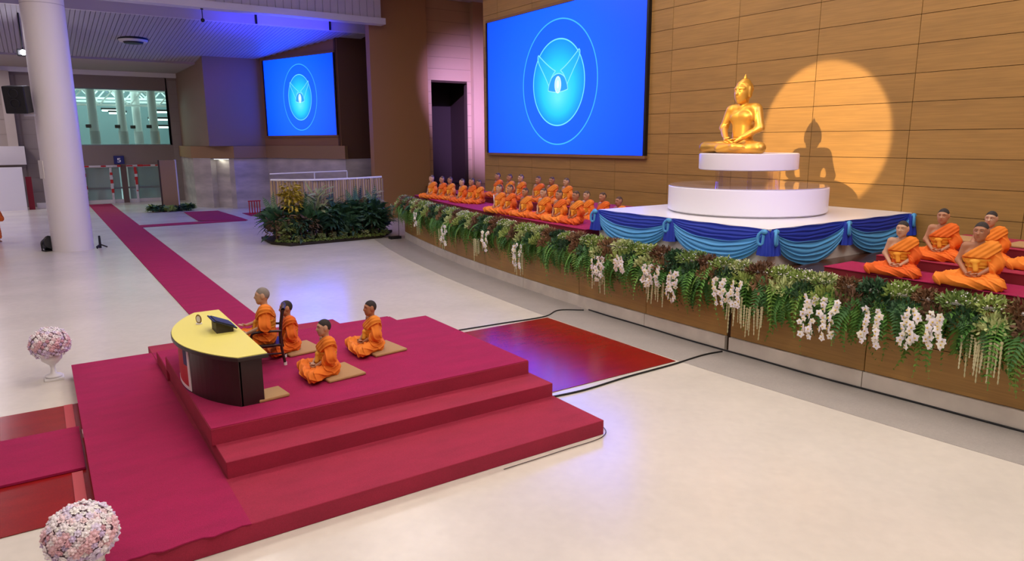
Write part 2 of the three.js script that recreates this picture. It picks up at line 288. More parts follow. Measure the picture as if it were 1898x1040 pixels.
{ // far lobby wall with window and doors, outer hall behind
  const Z = -57, wx0 = 2.0, wx1 = onZ(312.5, 200, Z).x, wy0 = onZ(300, 269, Z).y, wy1 = onZ(300, 167, Z).y, dx0 = 2.2, dx1 = 8.4, dy = 2.66;
  const w = struct('wall_far', merge([bx(-9, dx0, 0, 9.3, Z - .4, Z), bx(dx1, 10.2, 0, 9.3, Z - .4, Z), bx(dx0, dx1, dy, wy0, Z - .4, Z), bx(dx0, wx0 + .2, wy0, 9.3, Z - .4, Z), bx(wx0 + .2, wx1, wy1, 9.3, Z - .4, Z), bx(wx1, dx1, wy0, 9.3, Z - .4, Z)]), std(0x8b7d76, .8), 'grey brown wall at the far end of the lobby', 'wall');
  const tile = std(0x978c84, .6), tileg = box(1.44, .93, .03);
  for (let r = 0; r < 9; r++) { part('tile', tileg, tile, w, [9.28, .5 + r * .95, Z + .015]); part('tile', tileg, tile, w, [.3, .5 + r * .95, Z + .015]); part('tile', tileg, tile, w, [-1.2 - .05, .5 + r * .95, Z + .015]); }
  const win = struct('window_1', bx(wx0 + .2, wx1, wy0, wy1, Z - .22, Z - .2), new THREE.MeshPhysicalMaterial({ color: 0xe2f2ef, roughness: .02, transmission: 1, thickness: 0 }), 'large interior window looking into a bright outer hall', 'window');
  part('window_frame', merge([bx(wx1 - .02, wx1 + .02, wy0, wy1, Z - .4, Z), bx(wx0 + .2, wx1, wy0, wy0 + .07, Z - .3, Z - .05), bx(wx0 + .2, wx1, wy1 - .07, wy1, Z - .3, Z - .05), bx(wx1 - .07, wx1, wy0, wy1, Z - .3, Z - .05)]), std(0x7f8c8a, .5), win);
  // outer hall
  struct('outer_hall', merge([bx(-6, 16, -.3, 0, -75, Z - .4), bx(-6, 16, 0, 12, -75.3, -75), bx(-6.3, -6, 0, 12, -75, Z - .4), bx(16, 16.3, 0, 12, -75, Z - .4), bx(-6, 16, 12, 12.3, -75, Z - .4)]), std(0x76868a, .8), 'shell of the bright hall seen through the far window', 'hall');
  for (const [px, z] of [[175, -60], [228, -61], [256, -62.5], [286, -60.5]]) {
    const p = onZ(px, 240, z); const t = thing('hall_column', 'slim white column in the outer hall behind the window', 'column', [p.x, 0, z], 0, 'columns of the outer hall');
    part('shaft', cyl(.3, .3, 11.5, 16), M.white, t, [0, 5.75, 0]); part('collar', cyl(.33, .33, .9, 16), M.wallLight, t, [0, 4.6, 0]); part('lamp_head', rbox(.35, .25, .3, .04), M.black, t, [-.35, 5.4, .1]);
  }
  for (let k = 0; k < 3; k++) {
    const z = -62 - k * 4, t = thing('roof_truss', 'white steel roof truss in the outer hall', 'truss', [5, 7.0 + k * .45, z], 0, 'roof trusses of the outer hall');
    part('bottom_chord', box(20, .16, .16), M.white, t); part('top_chord', box(20, .16, .16), M.white, t, [0, 1.1, 0]);
    for (let i = -9; i < 10; i++) { const m = part('web', box(.1, 1.45, .1), M.white, t, [i, .55, 0]); m.rotation.z = (i % 2 ? 1 : -1) * .72; }
  }
  for (const [px, py, z, wd] of [[298, 208, -63, 1.6], [300, 222, -63, 1.9], [300, 236, -63, 1.5], [205, 205, -64, 1.2], [218, 210, -64, 1.2]]) {
    const p = onZ(px, py, z), t = thing('hall_lamp', 'bright strip lamp glowing in the outer hall behind the window', 'lamp', [p.x, p.y, z], 0, 'strip lamps of the outer hall');
    part('housing', box(wd + .1, .12, .2), M.black, t, [0, .14, 0]); part('tube', rbox(wd, .14, .12, .05), new THREE.MeshStandardMaterial({ color: 0xffffff, emissive: 0xe8fff8, emissiveIntensity: 3 }), t);
  }
  areaLight(5, 11.8, -66, 14, 12, 0xe6fffa, 8, [5, 0, -66.001]);
  // doors
  const ribbon = (parent, x, y0, y1, mats, z) => { let y = y1, i = 0; while (y > y0) { const h = rr(.12, .34); part('ribbon', rbox(rr(.12, .2), Math.min(h, y - y0) + .01, .1, .02, 1), mats[i++ % mats.length], parent, [x + rr(-.02, .02), y - h / 2, z]); y -= h; } };
  const pm = std(0xd7d2d4, .4);
  let n = 1;
  for (const [a, b, m] of [[2.2, 5.0, [pm, pm, M.red]], [5.35, 8.4, [M.red, M.red, pm]]]) {
    const d = struct('door_' + n++, bx(a + .1, b - .1, .25, 2.5, Z - .16, Z - .14), new THREE.MeshPhysicalMaterial({ color: 0xaebcba, roughness: .06, transmission: .55, thickness: 0 }), n === 2 ? 'glass entrance doors wound with white ribbon' : 'glass entrance doors wound with red and white ribbon', 'door');
    part('frame', merge([bx(a, b, 2.5, 2.66, Z - .2, Z + .05), bx(a, b, 0, .25, Z - .2, Z - .08)]), pm, d);
    part('kick_rail', bx(a, b, 1.0, 1.12, Z - .2, Z - .1), std(0x70787a, .4, .5), d);
    for (const x of [a + .55, b - .65]) { part('post', bx(x - .07, x + .07, 0, 2.5, Z - .2, Z + .03), pm, d); ribbon(d, x, n === 3 ? .9 : .55, 2.5, m, Z + .06); }
    let x = a; let i = 0; while (x < b - .1) { const q = rr(.2, .5); part('ribbon', rbox(Math.min(q, b - x), rr(.08, .14), .1, .02, 1), m[(i++ + 1) % 3], d, [x + Math.min(q, b - x) / 2, 2.6, Z + .1]); x += q; }
  }
  part('pier', bx(5.0, 5.35, 0, 2.66, Z - .4, Z), std(0x6a5650, .8), w);
  // number board
  const cv = document.createElement('canvas'); cv.width = cv.height = 128; const g = cv.getContext('2d'); g.fillStyle = '#1a2372'; g.fillRect(0, 0, 128, 128); g.fillStyle = '#f2f2f6'; g.font = 'bold 104px sans-serif'; g.textAlign = 'center'; g.textBaseline = 'middle'; g.fillText('5', 64, 68);
  const ct = new THREE.CanvasTexture(cv); ct.colorSpace = THREE.SRGBColorSpace;
  const p0 = onZ(210, 289, Z + .1), p1 = onZ(231, 304, Z + .1);
  const sg = thing('number_sign', 'navy blue square sign with a white number 5', 'sign', [(p0.x + p1.x) / 2, (p0.y + p1.y) / 2, Z + .06]);
  part('board', box(p1.x - p0.x, p0.y - p1.y, .08), M.navy, sg); part('number', new THREE.PlaneGeometry(p1.x - p0.x - .06, p0.y - p1.y - .06), std(0xffffff, .5, 0, { map: ct }), sg, [0, 0, .043]);
}
{ // left of the column: fascia, pilaster, partition
  struct('trim_3', bx(-6, -.45, 2.85, 4.02, -57, -55.6), M.offwhite, 'pale fascia band over the side counter', 'fascia');
  struct('trim_4', bx(-1.3, -.75, 4.02, 8.75, -57, -56.4), std(0xb5a99a, .7), 'tan pilaster on the far wall', 'pilaster');
  solo('partition_board', bx(-4, -.72, 0, 2.72, -54.6, -54.45), M.white, 'plain white partition board standing beside the column', 'partition');
  solo('red_banner_stand', bx(-.62, -.3, 0, 2.1, -54.75, -54.6), M.maroon, 'narrow red stand behind the white partition board', 'stand');
  solo('low_bench', rbox(1.1, .35, .5, .03), M.offwhite, 'low white bench at the foot of the far wall', 'bench', null, [.35, .175, -55.4]);
}
{ // big column
  const cx = .9, cz = -32.95, t = struct('column', null, null, 'huge white round column with a loudspeaker bolted on', 'column', [cx, 0, cz]);
  part('shaft', cyl(.72, .72, HALLH, 48), std(0xe6dfdc, .42), t, [0, HALLH / 2, 0]);
  part('shaft_joint', cyl(.724, .724, .03, 48), M.wallLight, t, [0, 9.3, 0]);
  part('access_plate', rbox(.3, .7, .03, .01), M.offwhite, t, [-.72, 3.2, .2]).rotation.y = -1.1;
  const s = thing('loudspeaker', 'black wedge loudspeaker bracketed to the white column', 'loudspeaker', [onZ(50, 185, -32.3).x - .28, onZ(50, 185, -32.3).y, -32.3], -.35);
  const sb = part('cabinet', rbox(.72, .98, .6, .04), M.black, s); sb.rotation.x = .12;
  for (const y of [.2, -.16]) part('driver_ring', xf(new THREE.TorusGeometry(.15, .015, 8, 24), 0, 0, 0, .12), M.dark, s, [0, y, .33 + y * .1]);
  part('bracket', box(.34, .08, .12), M.metal, s, [.3, -.56, -.05]);
}

/* ------------------------------------------------------------------ floor finishes */
const ZS = -28.0, ZE = 3;
struct('floor_border', arcPlate(ZS - .5, ZE, -1.3, .05, 0, .006, 0, 30), M.greyBand, 'grey border strip along the foot of the stage', 'floor border');  // thin grey strip on the cream floor, following the stage arc
solo('carpet_runner', bx(2.75, 4.12, .006, .02, -56.4, -15.2), M.magenta, 'long magenta carpet runner leading from the entrance to the dais', 'carpet');
{
  const q = onY(300, 388), r = onY(460, 410);
  solo('carpet_strip', bx(4.12, 9.2, .007, .02, -40.6, -39.5), M.magenta, 'narrow magenta carpet strip branching off the long runner', 'carpet');
  solo('side_carpet', plate([[7.0, -41], [9.3, -39.6], [9.3, -40.9], [9.1, -46.3], [7.2, -46.6]].map(p => p), .021, .034), M.magenta, 'magenta carpet before the marble wall', 'carpet');
  solo('side_carpet', bx(5.9, 7.2, .006, .02, -49.6, -48.6), M.redMat, 'small red mat behind the wooden slab sign', 'carpet');
  solo('side_carpet', bx(10.0, 12.4, .006, .02, -43.9, -41.8), M.magenta, 'magenta mat at the foot of the angled wall', 'carpet');
}
solo('red_floor_mat', bx(6.46, 9.83, .006, .014, -13.09, -8.96), M.redMat, 'glossy red mat between the dais and the stage', 'mat');
solo('red_floor_mat', bx(-5, .16, .006, .014, -12.98, -8.8), M.redMat, 'wide red mat on the audience side of the dais', 'mat');
solo('carpet_runner', bx(-5, .1, .02, .05, -11.77, -10.15), M.magenta, 'magenta carpet lying across the wide red mat', 'carpet');
solo('mat_edge_strip', bx(-.06, .06, .015, .03, -12.95, -11.8), std(0xc0464e, .6), 'faded red tape strip on the red mat, beside the urn side of the carpet', 'tape');
solo('mat_edge_strip', bx(-.06, .06, .015, .03, -10.1, -8.82), std(0xc0464e, .6), 'faded red tape strip on the red mat, beside the flower ball', 'tape');
const cable = (pts, r, label) => solo('floor_cable', tube(pts, r, pts.length * 10, 6), M.black, label, 'cable');
cable([[7.5, .018, -13.3], [8.6, .018, -13.25], [9.85, .018, -13.2], [10.5, .018, -13.5], [11.02, .018, -13.15]], .016, 'black cable between the red mat and the curved stage, far edge');
cable([[6.6, .018, -8.78], [7.3, .018, -8.72], [8.4, .018, -8.8], [9.6, .018, -8.83], [10.6, .018, -8.9], [11.05, .018, -8.85]], .018, 'black cable between the red mat and the curved stage, near edge');
{ const p = []; for (let z = -13.1; z < 2; z += .8) p.push([arcX(z) - .05 + Math.sin(z * 2.1) * .015, .02, z]); cable(p, .018, 'black cable lying along the foot of the stage'); }
cable([[4.6, .014, -7.05], [5.6, .014, -7.06], [6.35, .014, -7.1], [6.55, .014, -7.3], [6.56, .014, -8.3]], .005, 'thin cable along the lowest dais step');

/* ------------------------------------------------------------------ dais */
const h1 = .22, h2 = .435, h3 = .65;
{
  const d = thing('dais', 'stepped dais covered in magenta and crimson carpet', 'dais');
  const L1 = [.14, 6.42, -14.6, -7.17], L2 = [1.49, 6.4, -13.6, -8.37], L3 = [1.45, 6.36, -12.66, -8.97];
  const blk = (n, [a, b, c, e], y0, y1, m) => part(n, rb(a, b, y0, y1, c, e), m, d);
  function rb(a, b, y0, y1, c, e) { const g = rbox(b - a, y1 - y0, e - c, .012, 2); const p = g.attributes.position, u = g.attributes.uv, nn = g.attributes.normal; for (let i = 0; i < p.count; i++) u.setXY(i, Math.abs(nn.getX(i)) > .6 ? p.getZ(i) : p.getX(i), Math.abs(nn.getY(i)) > .6 ? p.getZ(i) : p.getY(i)); g.translate((a + b) / 2, (y0 + y1) / 2, (c + e) / 2); return g; }
  blk('lower_step', L1, 0, h1, M.crimson); blk('middle_step', [1.49, 6.4, -12.7, -8.37], h1 - .01, h2, M.crimson); blk('upper_platform', L3, h2 - .01, h3, M.crimson);
  blk('rear_step', [1.45, 6.04, -13.86, -12.66], h1 - .01, h2, M.crimson); blk('rear_step', [1.45, 5.25, -15.16, -14.6], 0, h1, M.crimson);
  part('carpet', bx(L3[0] + .01, L3[1] - .01, h3, h3 + .01, L3[2] + .01, L3[3] - .01), M.magenta, d);
  part('carpet', bx(1.46, 6.02, h2, h2 + .01, -13.85, -12.67), M.magenta, d);
  // two loose carpet sheets over the side of the lowest step, front one with a wavy hem
  part('carpet', bx(.13, 1.44, h1, h1 + .012, -14.6, -10.15), M.magenta, d);
  { const pts = [[.13, -10.16], [1.47, -10.16], [1.47, -7.15]]; for (let i = 0; i <= 14; i++) { const x = 1.47 - 1.34 * i / 14; pts.push([x, -7.15 - .02 * Math.sin(i * 1.3) - .012 * Math.sin(i * 2.7)]); } part('carpet', plate(pts.reverse(), h1 + .001, h1 + .014), M.magenta, d); }
  part('carpet', bx(1.46, 6.4, h1, h1 + .01, -14.58, -13.87), M.magenta, d);
  part('socket_plate', rbox(.02, .06, .2, .004), M.white, d, [.135, .13, -11.2]);
}

/* ------------------------------------------------------------------ stage */
{
  const back = [[XW, ZE + 5], [XW, -27.5], [23.2, -27.5], [23.2, -36.5], [18.6, -36.5], [15.4, -30.4], [arcX(ZS, .1) + .15, ZS - .15]];
  const fr = []; for (let i = 0; i <= 40; i++) { const z = ZS + (ZE + 5 - ZS) * i / 40; fr.push([arcX(z, .1), z]); }
  struct('stage', plate([...fr, ...back].reverse().reverse(), 0, HS), M.stageFloor, 'raised curved stage with a dark polished wood floor', 'stage');
  const f = struct('stage_front', arcPlate(ZS, ZE, .05, .12, 0, HS, 0, 40), M.groove, 'curved stage front of wood panels on a pale stone kerb', 'stage front');
  const joints = [-28, -25.9, -23.5, -21.1, -18.7, -16.3, -13.6, -11.15, -8.85, -6.1, -3.4, -.8, 2.9];
  for (let i = 0; i + 1 < joints.length; i++) {
    const a = joints[i] + (i === 8 ? .05 : .008), b = joints[i + 1] - (i === 7 ? .05 : .008);
    part('panel', arcPlate(a, b, .015, .07, .31, .94, .004, 6), woodVar[i % 5], f); part('panel', arcPlate(a, b, .015, .07, .95, 1.68, .004, 6), woodVar[(i * 2 + 1) % 5], f);
    part('kerb_stone', arcPlate(a, b, i < 6 ? .0 : -.03, .08, 0, .3, .006, 6), M.kerb, f);
  }
  part('edge_strip', arcPlate(ZS, ZE, 0, .3, HS, HS + .03, 0, 40), M.offwhite, f);
  part('end_cap', bx(arcX(ZS) + .1, arcX(ZS) + 1.6, HS - .3, HS + .06, ZS - .3, ZS - .05), M.offwhite, f);
}
{ // carpeted seating tiers on the stage
  const t1 = thing('seating_tier', 'long low carpeted tier for the robed group before the screen', 'tier');
  part('base', arcPlate(-27.2, -13.75, .32, 1.75, HS, 1.94, .006, 24), M.maroon, t1); part('carpet', arcPlate(-27.2, -13.75, .31, 1.76, 1.94, 1.952, 0, 24), M.magenta, t1);
  const t2 = thing('seating_tier', 'rear red tier along the wood wall under the screen', 'tier');
  part('base', bx(13.9, 15.6, HS, 2.12, -26.4, -15.3), M.maroon, t2); part('carpet', bx(13.89, 15.61, 2.12, 2.132, -26.41, -15.29), M.crimson, t2);
  const t3 = thing('seating_tier', 'carpeted tier holding the robed people beside the draped platform, lowest level', 'tier');
  part('base', bx(11.62, 12.5, HS, 1.94, -7.15, 0), M.maroon, t3); part('carpet', bx(11.6, 12.52, 1.94, 1.952, -7.16, 0), M.magenta, t3);
  const t4 = thing('seating_tier', 'red tier beside the draped platform, middle level', 'tier');
  part('base', bx(12.5, 13.75, HS, 2.12, -6.7, 0), M.maroon, t4); part('carpet', bx(12.49, 13.76, 2.12, 2.132, -6.7, 0), M.crimson, t4);
  const t5 = thing('seating_tier', 'red tier with pale mats at the foot of the wood wall', 'tier');
  part('base', bx(13.75, 15.2, HS, 2.32, -6.4, 0), M.maroon, t5); part('carpet', bx(13.74, 15.2, 2.32, 2.33, -6.4, 0), M.crimson, t5);
  for (const z of [-5.9, -4.9, -3.9]) solo('seat_mat', rbox(.7, .04, .75, .015), M.cushion, 'pale tan seat mat lying on the top red tier', 'mat', 'mats on the top tier', [14.3, 2.352, z]);
}
/* ------------------------------------------------------------------ screens */
{
  const cv = document.createElement('canvas'); cv.width = 1280; cv.height = 722; const g = cv.getContext('2d');
  let gr = g.createRadialGradient(600, 361, 60, 600, 361, 760); gr.addColorStop(0, '#1478ff'); gr.addColorStop(.5, '#0a68ff'); gr.addColorStop(1, '#0052f6'); g.fillStyle = gr; g.fillRect(0, 0, 1280, 722);
  const CX = 662, CY = 364; g.lineJoin = 'round';
  const ring = (r, rx, ry, w, c) => { g.strokeStyle = c; g.lineWidth = w; g.beginPath(); g.ellipse(CX + r, CY + 6, rx, ry, 0, 0, Math.PI * 2); g.stroke(); };
  g.fillStyle = 'rgba(0,90,255,0.35)'; g.beginPath(); g.ellipse(CX, CY + 6, 304, 304, 0, 0, 7); g.fill();
  ring(0, 304, 304, 6, '#46c4ff');
  gr = g.createRadialGradient(CX, CY + 70, 20, CX, CY + 10, 205); gr.addColorStop(0, '#6af4ff'); gr.addColorStop(.6, '#22d6ff'); gr.addColorStop(1, '#0a9cff'); g.fillStyle = gr; g.beginPath(); g.ellipse(CX, CY + 8, 210, 210, 0, 0, 7); g.fill();
  ring(0, 210, 210, 6, '#7ff4ff');
  const wing = s => { g.beginPath(); g.moveTo(CX + s * 20, CY - 52); g.quadraticCurveTo(CX + s * 70, CY - 70, CX + s * 165, CY - 140); g.quadraticCurveTo(CX + s * 185, CY - 128, CX + s * 150, CY - 82); g.quadraticCurveTo(CX + s * 100, CY - 20, CX + s * 72, CY + 22); g.quadraticCurveTo(CX + s * 60, CY - 30, CX + s * 20, CY - 52); g.fillStyle = 'rgba(40,190,255,0.55)'; g.fill(); g.strokeStyle = '#8ff6ff'; g.lineWidth = 5; g.stroke(); };
  wing(-1); wing(1);
  g.fillStyle = 'rgba(30,150,230,0.8)'; g.beginPath(); g.moveTo(CX - 80, CY + 42); g.quadraticCurveTo(CX - 78, CY + 10, CX - 52, CY - 20); g.quadraticCurveTo(CX, CY - 56, CX + 52, CY - 20); g.quadraticCurveTo(CX + 78, CY + 10, CX + 80, CY + 42); g.quadraticCurveTo(CX, CY + 62, CX - 80, CY + 42); g.fill(); g.strokeStyle = '#a0fbff'; g.lineWidth = 4; g.stroke();
  g.fillStyle = '#c9fbff'; g.beginPath(); g.ellipse(CX, CY + 16, 25, 40, 0, 0, 7); g.fill(); g.strokeStyle = '#ffffff'; g.stroke();
  g.fillStyle = '#f2ffff'; g.beginPath(); g.ellipse(CX, CY + 14, 10, 20, 0, 0, 7); g.fill();
  const t = new THREE.CanvasTexture(cv); t.colorSpace = THREE.SRGBColorSpace;
  const mat = k => new THREE.MeshStandardMaterial({ color: 0x000000, roughness: .4, emissive: new THREE.Color(1 / 3, 1 / 3, 1), emissiveMap: t, emissiveIntensity: 3 * k });
  function screen(pos, turn, w, h, label, k, lk) {
    const s = thing('projection_screen', label, 'screen', pos, turn);
    part('picture', new THREE.PlaneGeometry(w, h), mat(k), s, [0, 0, .1], 'glowing blue picture of a ringed cyan disc');
    part('backing', box(w + .1, h + .1, .08), M.black, s, [0, 0, .05]);
    for (const y of [-1, 1]) part('frame_bar', box(w + .24, .1, .14), std(0x8a6238, .5), s, [0, y * (h / 2 + .06), .06]);
    for (const x of [-1, 1]) part('frame_bar', box(.1, h + .02, .14), M.black, s, [x * (w / 2 + .06), 0, .06]);
    const n = V3(Math.sin(turn), 0, Math.cos(turn)), p = V3(...pos).addScaledVector(n, .16);
    const l = new THREE.RectAreaLight(0x1048ff, lk, w, h); l.position.copy(p); l.lookAt(p.x + n.x, p.y, p.z + n.z); scene.add(l); l.castShadow = true;
  }
  screen([XW - .01, (3.69 + 9.19) / 2, -22.13], -Math.PI / 2, 9.7, 5.5, 'huge blue screen on the wood wall above the seated robed group', 1.0, 2.4);
  const c = S2.clone().addScaledVector(D2, 3.95);
  screen([c.x, (4.59 + 9.2) / 2, c.z], rotd - Math.PI / 2, 6.75, 4.6, 'smaller blue screen on the angled lobby wall', 1.0, 3.6);
}
/* ------------------------------------------------------------------ stage lights with their fixtures (above or outside the frame) */
function spot(pos, target, color, intensity, angle, penumbra, label, radius = 2) {
  const p = V3(...pos), q = V3(...target), t = thing('stage_spotlight', label, 'spotlight', pos);
  const g = new THREE.Group(); t.add(g); g.name = 'head'; g.lookAt(q.clone().sub(p));
  part('housing', xf(cyl(.16, .2, .5, 20), 0, 0, -.3, Math.PI / 2), M.black, g); part('lens', xf(cyl(.15, .15, .02, 20), 0, 0, -.03, Math.PI / 2), new THREE.MeshStandardMaterial({ color, emissive: color, emissiveIntensity: 1.5 }), g);
  if (pos[1] < 1) part('base', cyl(.2, .18, pos[1] - .1, 16), M.black, t, [0, -(pos[1] + .1) / 2, 0]); else part('rod', cyl(.03, .03, HALLH - pos[1] - .3, 8), M.black, t, [0, .3 + (HALLH - pos[1] - .3) / 2, 0]);
  part('yoke', tube([[-.24, 0, -.3], [-.22, .3, -.3], [0, .36, -.3], [.22, .3, -.3], [.24, 0, -.3]], .02, 20), M.black, t);
  const l = new THREE.SpotLight(color, intensity, 0, angle, penumbra, 2); l.position.copy(p).addScaledVector(q.clone().sub(p).normalize(), .03); l.target.position.copy(q); scene.add(l, l.target); l.castShadow = true; l.shadow.radius = radius; return l;
}
spot([-3.4, 11.3, -10.5], [17.05, 4.3, -10.85], 0xffd9a0, 2300, .0855, .06, 'narrow follow spotlight aimed at the golden statue', 4);
spot([15.2, 11.2, -27.0], [22.7, 6.8, -36.6], 0xa894ff, 9000, .36, 1, 'violet wash spotlight high above the stage end', 6);
spot([11.3, .55, -33.6], [11.2, 10.3, -38.6], 0x2a30ff, 2300, .4, 1, 'blue uplight standing behind the bamboo fence', 6);
spot([9.6, .55, -33.9], [10.9, 6.4, -47.2], 0x9a50ff, 3000, .21, .8, 'violet uplight behind the bamboo fence, aimed at the wood block', 6);
spot([9.5, 11.2, 1.5], [14.3, 3.0, -11], 0xb09cff, 300, .15, .7, 'violet wash spotlight above the hall aimed at the round pedestal', 6);

/* ------------------------------------------------------------------ draped platform and pedestal */
function swagGeo(len, top, bot, folds, amp, base, nu = 36, nv = 30) {
  const P = [], U = [], I = [];
  for (let j = 0; j <= nv; j++) for (let i = 0; i <= nu; i++) {
    const u = i / nu, v = j / nv, e = Math.pow(4 * u * (1 - u), .6), yT = top(u, e), yB = bot(u, e);
    const fold = Math.sin(v * Math.PI * 2 * folds + Math.sin(u * 3.1) * .8) * .5 + .5 + .25 * Math.sin(v * Math.PI * 2 * folds * 1.7 + u * 2);
    P.push(u * len, yT + (yB - yT) * v + .008 * Math.sin(u * 17 + v * 9), base + amp * fold * (.35 + .65 * e) + .05 * e * Math.sin(v * Math.PI * .8)); U.push(u * len, v);
  }
  for (let j = 0; j < nv; j++) for (let i = 0; i < nu; i++) { const a = j * (nu + 1) + i, b = a + nu + 1; I.push(a, b, a + 1, b, b + 1, a + 1); }
  const g = new THREE.BufferGeometry(); g.setAttribute('position', new THREE.Float32BufferAttribute(P, 3)); g.setAttribute('uv', new THREE.Float32BufferAttribute(U, 2)); g.setIndex(I); g.computeVertexNormals(); return g;
}
const HB = 2.49;
{
  M.blueDark.side = M.blueLight.side = THREE.DoubleSide;
  const b = thing('draped_platform', 'square white platform hung with dark and light blue swags', 'platform', [0, HS, 0]);
  const X0 = 11.68, Z0 = -13.38, Z1 = -8.4, H = HB - HS;
  part('body', bx(X0, XW - .03, 0, H - .03, Z0, Z1), M.white, b); part('top', bx(X0 - .02, XW - .02, H - .03, H, Z0 - .02, Z1 + .02), std(0xf3f0ef, .3), b);
  const face = (ox, oz, turn, cuts) => {
    for (let i = 0; i + 1 < cuts.length; i++) {
      const L = cuts[i + 1] - cuts[i];
      const d = part('dark_swag', swagGeo(L, () => 0, (u, e) => -.05 - .44 * e, 6, .018, .01), M.blueDark, b, null, 'dark blue upper swag'), l = part('light_swag', swagGeo(L, (u, e) => -.01 - .31 * e, (u, e) => -.08 - .72 * e, 5, .032, .045), M.blueLight, b, null, 'light blue lower swag');
      for (const m of [d, l]) { m.position.set(ox + Math.cos(turn) * cuts[i], H - .005, oz - Math.sin(turn) * cuts[i]); m.rotation.y = turn; }
    }
    for (const c of cuts) {
      const g = new THREE.Group(); g.name = 'bow'; b.add(g); g.position.set(ox + Math.cos(turn) * c + Math.sin(turn) * .06, H - .02, oz - Math.sin(turn) * c + Math.cos(turn) * .06); g.rotation.y = turn; g.scale.setScalar(1.35);
      const tp = []; for (let i = 0; i <= 8; i++) tp.push(new THREE.Vector2(.035 + .085 * Math.pow(i / 8, .7), -i / 8 * .36)); const tg = new THREE.LatheGeometry(tp, 28); const p = tg.attributes.position;
      for (let i = 0; i < p.count; i++) { const a = Math.atan2(p.getZ(i), p.getX(i)), k = 1 + .16 * Math.sin(a * 9); p.setXYZ(i, p.getX(i) * k, p.getY(i), p.getZ(i) * k * .8); } tg.computeVertexNormals();
      part('tassel', tg, M.blueDark, g);
      part('loop', tube([[-.01, .01, .05], [-.07, -.07, .085], [-.06, -.19, .085], [-.015, -.2, .07], [0, -.06, .06]], .022, 20, 8), M.blueLight, g); part('knot', xf(new THREE.SphereGeometry(1, 12, 8), 0, -.02, .045, 0, 0, 0, [.05, .04, .04]), M.blueLight, g);
    }
  };
  const zc = onY(1243, 405, HB).z;
  face(X0 - .02, Z0 - .02, -Math.PI / 2, [.02, zc - Z0, Z1 - Z0 + .02]);
  face(X0 - .02, Z1 + .02, 0, [.06, 2.55, XW - X0 - .15]);
  face(XW - .1, Z0 - .02, Math.PI, [0.1, 2.6, XW - X0 - .06]);
}
const PC = [14.27, -10.98];
{
  const p = thing('round_pedestal', 'low round white drum under the golden statue', 'pedestal', [PC[0], HB, PC[1]]);
  const prof = (r, h, e = .02) => [[0, 0], [r - e, 0], [r, e], [r, h - e], [r - e, h], [0, h]].map(q => new THREE.Vector2(...q));
  part('plinth', cyl(1.76, 1.76, .04, 64), M.white, p, [0, .02, 0]); part('drum', new THREE.LatheGeometry(prof(1.85, .58), 96), std(0xf1eef0, .3), p, [0, .04, 0]);
  part('top_plate', cyl(1.83, 1.83, .02, 96), new THREE.MeshPhysicalMaterial({ color: 0xbfb8c4, roughness: .08, clearcoat: 1 }), p, [0, .63, 0]);
  const g = solo('glass_drum', cyl(.75, .75, .37, 64), M.glass, 'clear glass cylinder between the white drum and the round seat', 'glass cylinder', null, [PC[0], HB + .64 + .185, PC[1]]); g.geometry = new THREE.CylinderGeometry(.75, .75, .365, 64, 1, true);
  const rods = thing('support_rods', 'slim clear rods inside the glass cylinder', 'rods', [PC[0], HB + .64, PC[1]]);
  for (const a of [.3, 2.4, 4.5]) part('rod', cyl(.05, .05, .365, 16), M.glass, rods, [.68 * Math.cos(a), .1825, .68 * Math.sin(a)]);
  const s = thing('disc_pedestal', 'round pale disc on which the golden statue sits', 'pedestal', [PC[0], HB + 1.01, PC[1]]);
  part('disc', new THREE.LatheGeometry(prof(1.146, .38), 96), std(0xefe9e2, .3), s); part('base_ring', new THREE.LatheGeometry([[0, -.005], [1.1, -.005], [1.1, .01], [0, .01]].map(q => new THREE.Vector2(...q)), 64), M.offwhite, s);
}
/* ------------------------------------------------------------------ figures */
function headSDF(o, statue) { // o = head offset; unit head about .23 tall
  return (X, Y, Z) => {
    const x = X - o[0], y = Y - o[1], z = Z - o[2], ax = Math.abs(x);
    let d = ell(x, y, z, 0, .018, -.008, .074, .094, .09);
    d = smin(d, ell(x, y, z, 0, -.045, .026, .056, .066, .062), .05);
    d = smin(d, cap(ax, y, z, [0, -.1, .055, .03, -.07, .03, .02, .022]), .03);
    d = smin(d, cap(ax, y, z, [.012, .03, .072, .042, .026, .06, .012, .012]), .02);
    d = smax(d, -ell(ax, y, z, .031, .006, .1, .017, .012, .03), .012);
    d = smin(d, ell(ax, y, z, .03, .004, .067, .014, .009, .012), .006);
    d = smin(d, cap(x, y, z, [0, .016, .078, 0, -.025, .098, .006, .012]), .012);
    d = smin(d, cap(ax, y, z, [0, -.029, .09, .012, -.031, .082, .009, .006]), .008);
    d = smin(d, cap(ax, y, z, [0, -.056, .083, .02, -.058, .072, .0075, .004]), .008);
    d = smin(d, cap(ax, y, z, [0, -.068, .08, .013, -.068, .074, .0075, .005]), .006);
    d = smin(d, ell(ax, y, z, .076, statue ? -.012 : -.002, -.006, .011, statue ? .052 : .034, .022), .012);
    return d;
  };
}
const faceCol = (o, skin) => (X, Y, Z) => {
  const x = Math.abs(X - o[0]), y = Y - o[1], z = Z - o[2]; let k = [1, 1, 1];
  if (z > .045 && Math.hypot((x - .03) / .02, (y - .03) / .005) < 1) k = [.35, .32, .32];
  if (z > .045 && Math.hypot((x - .03) / .015, (y - .002) / .0035) < 1) k = [.18, .16, .16];
  if (z > .05 && Math.hypot(x / .022, (y + .062) / .011) < 1) k = [.95, .68, .66];
  return skin.map((c, i) => c * k[i]);
};
const mir = c => [-c[0], c[1], c[2], -c[3], c[4], c[5], c[6], c[7]];
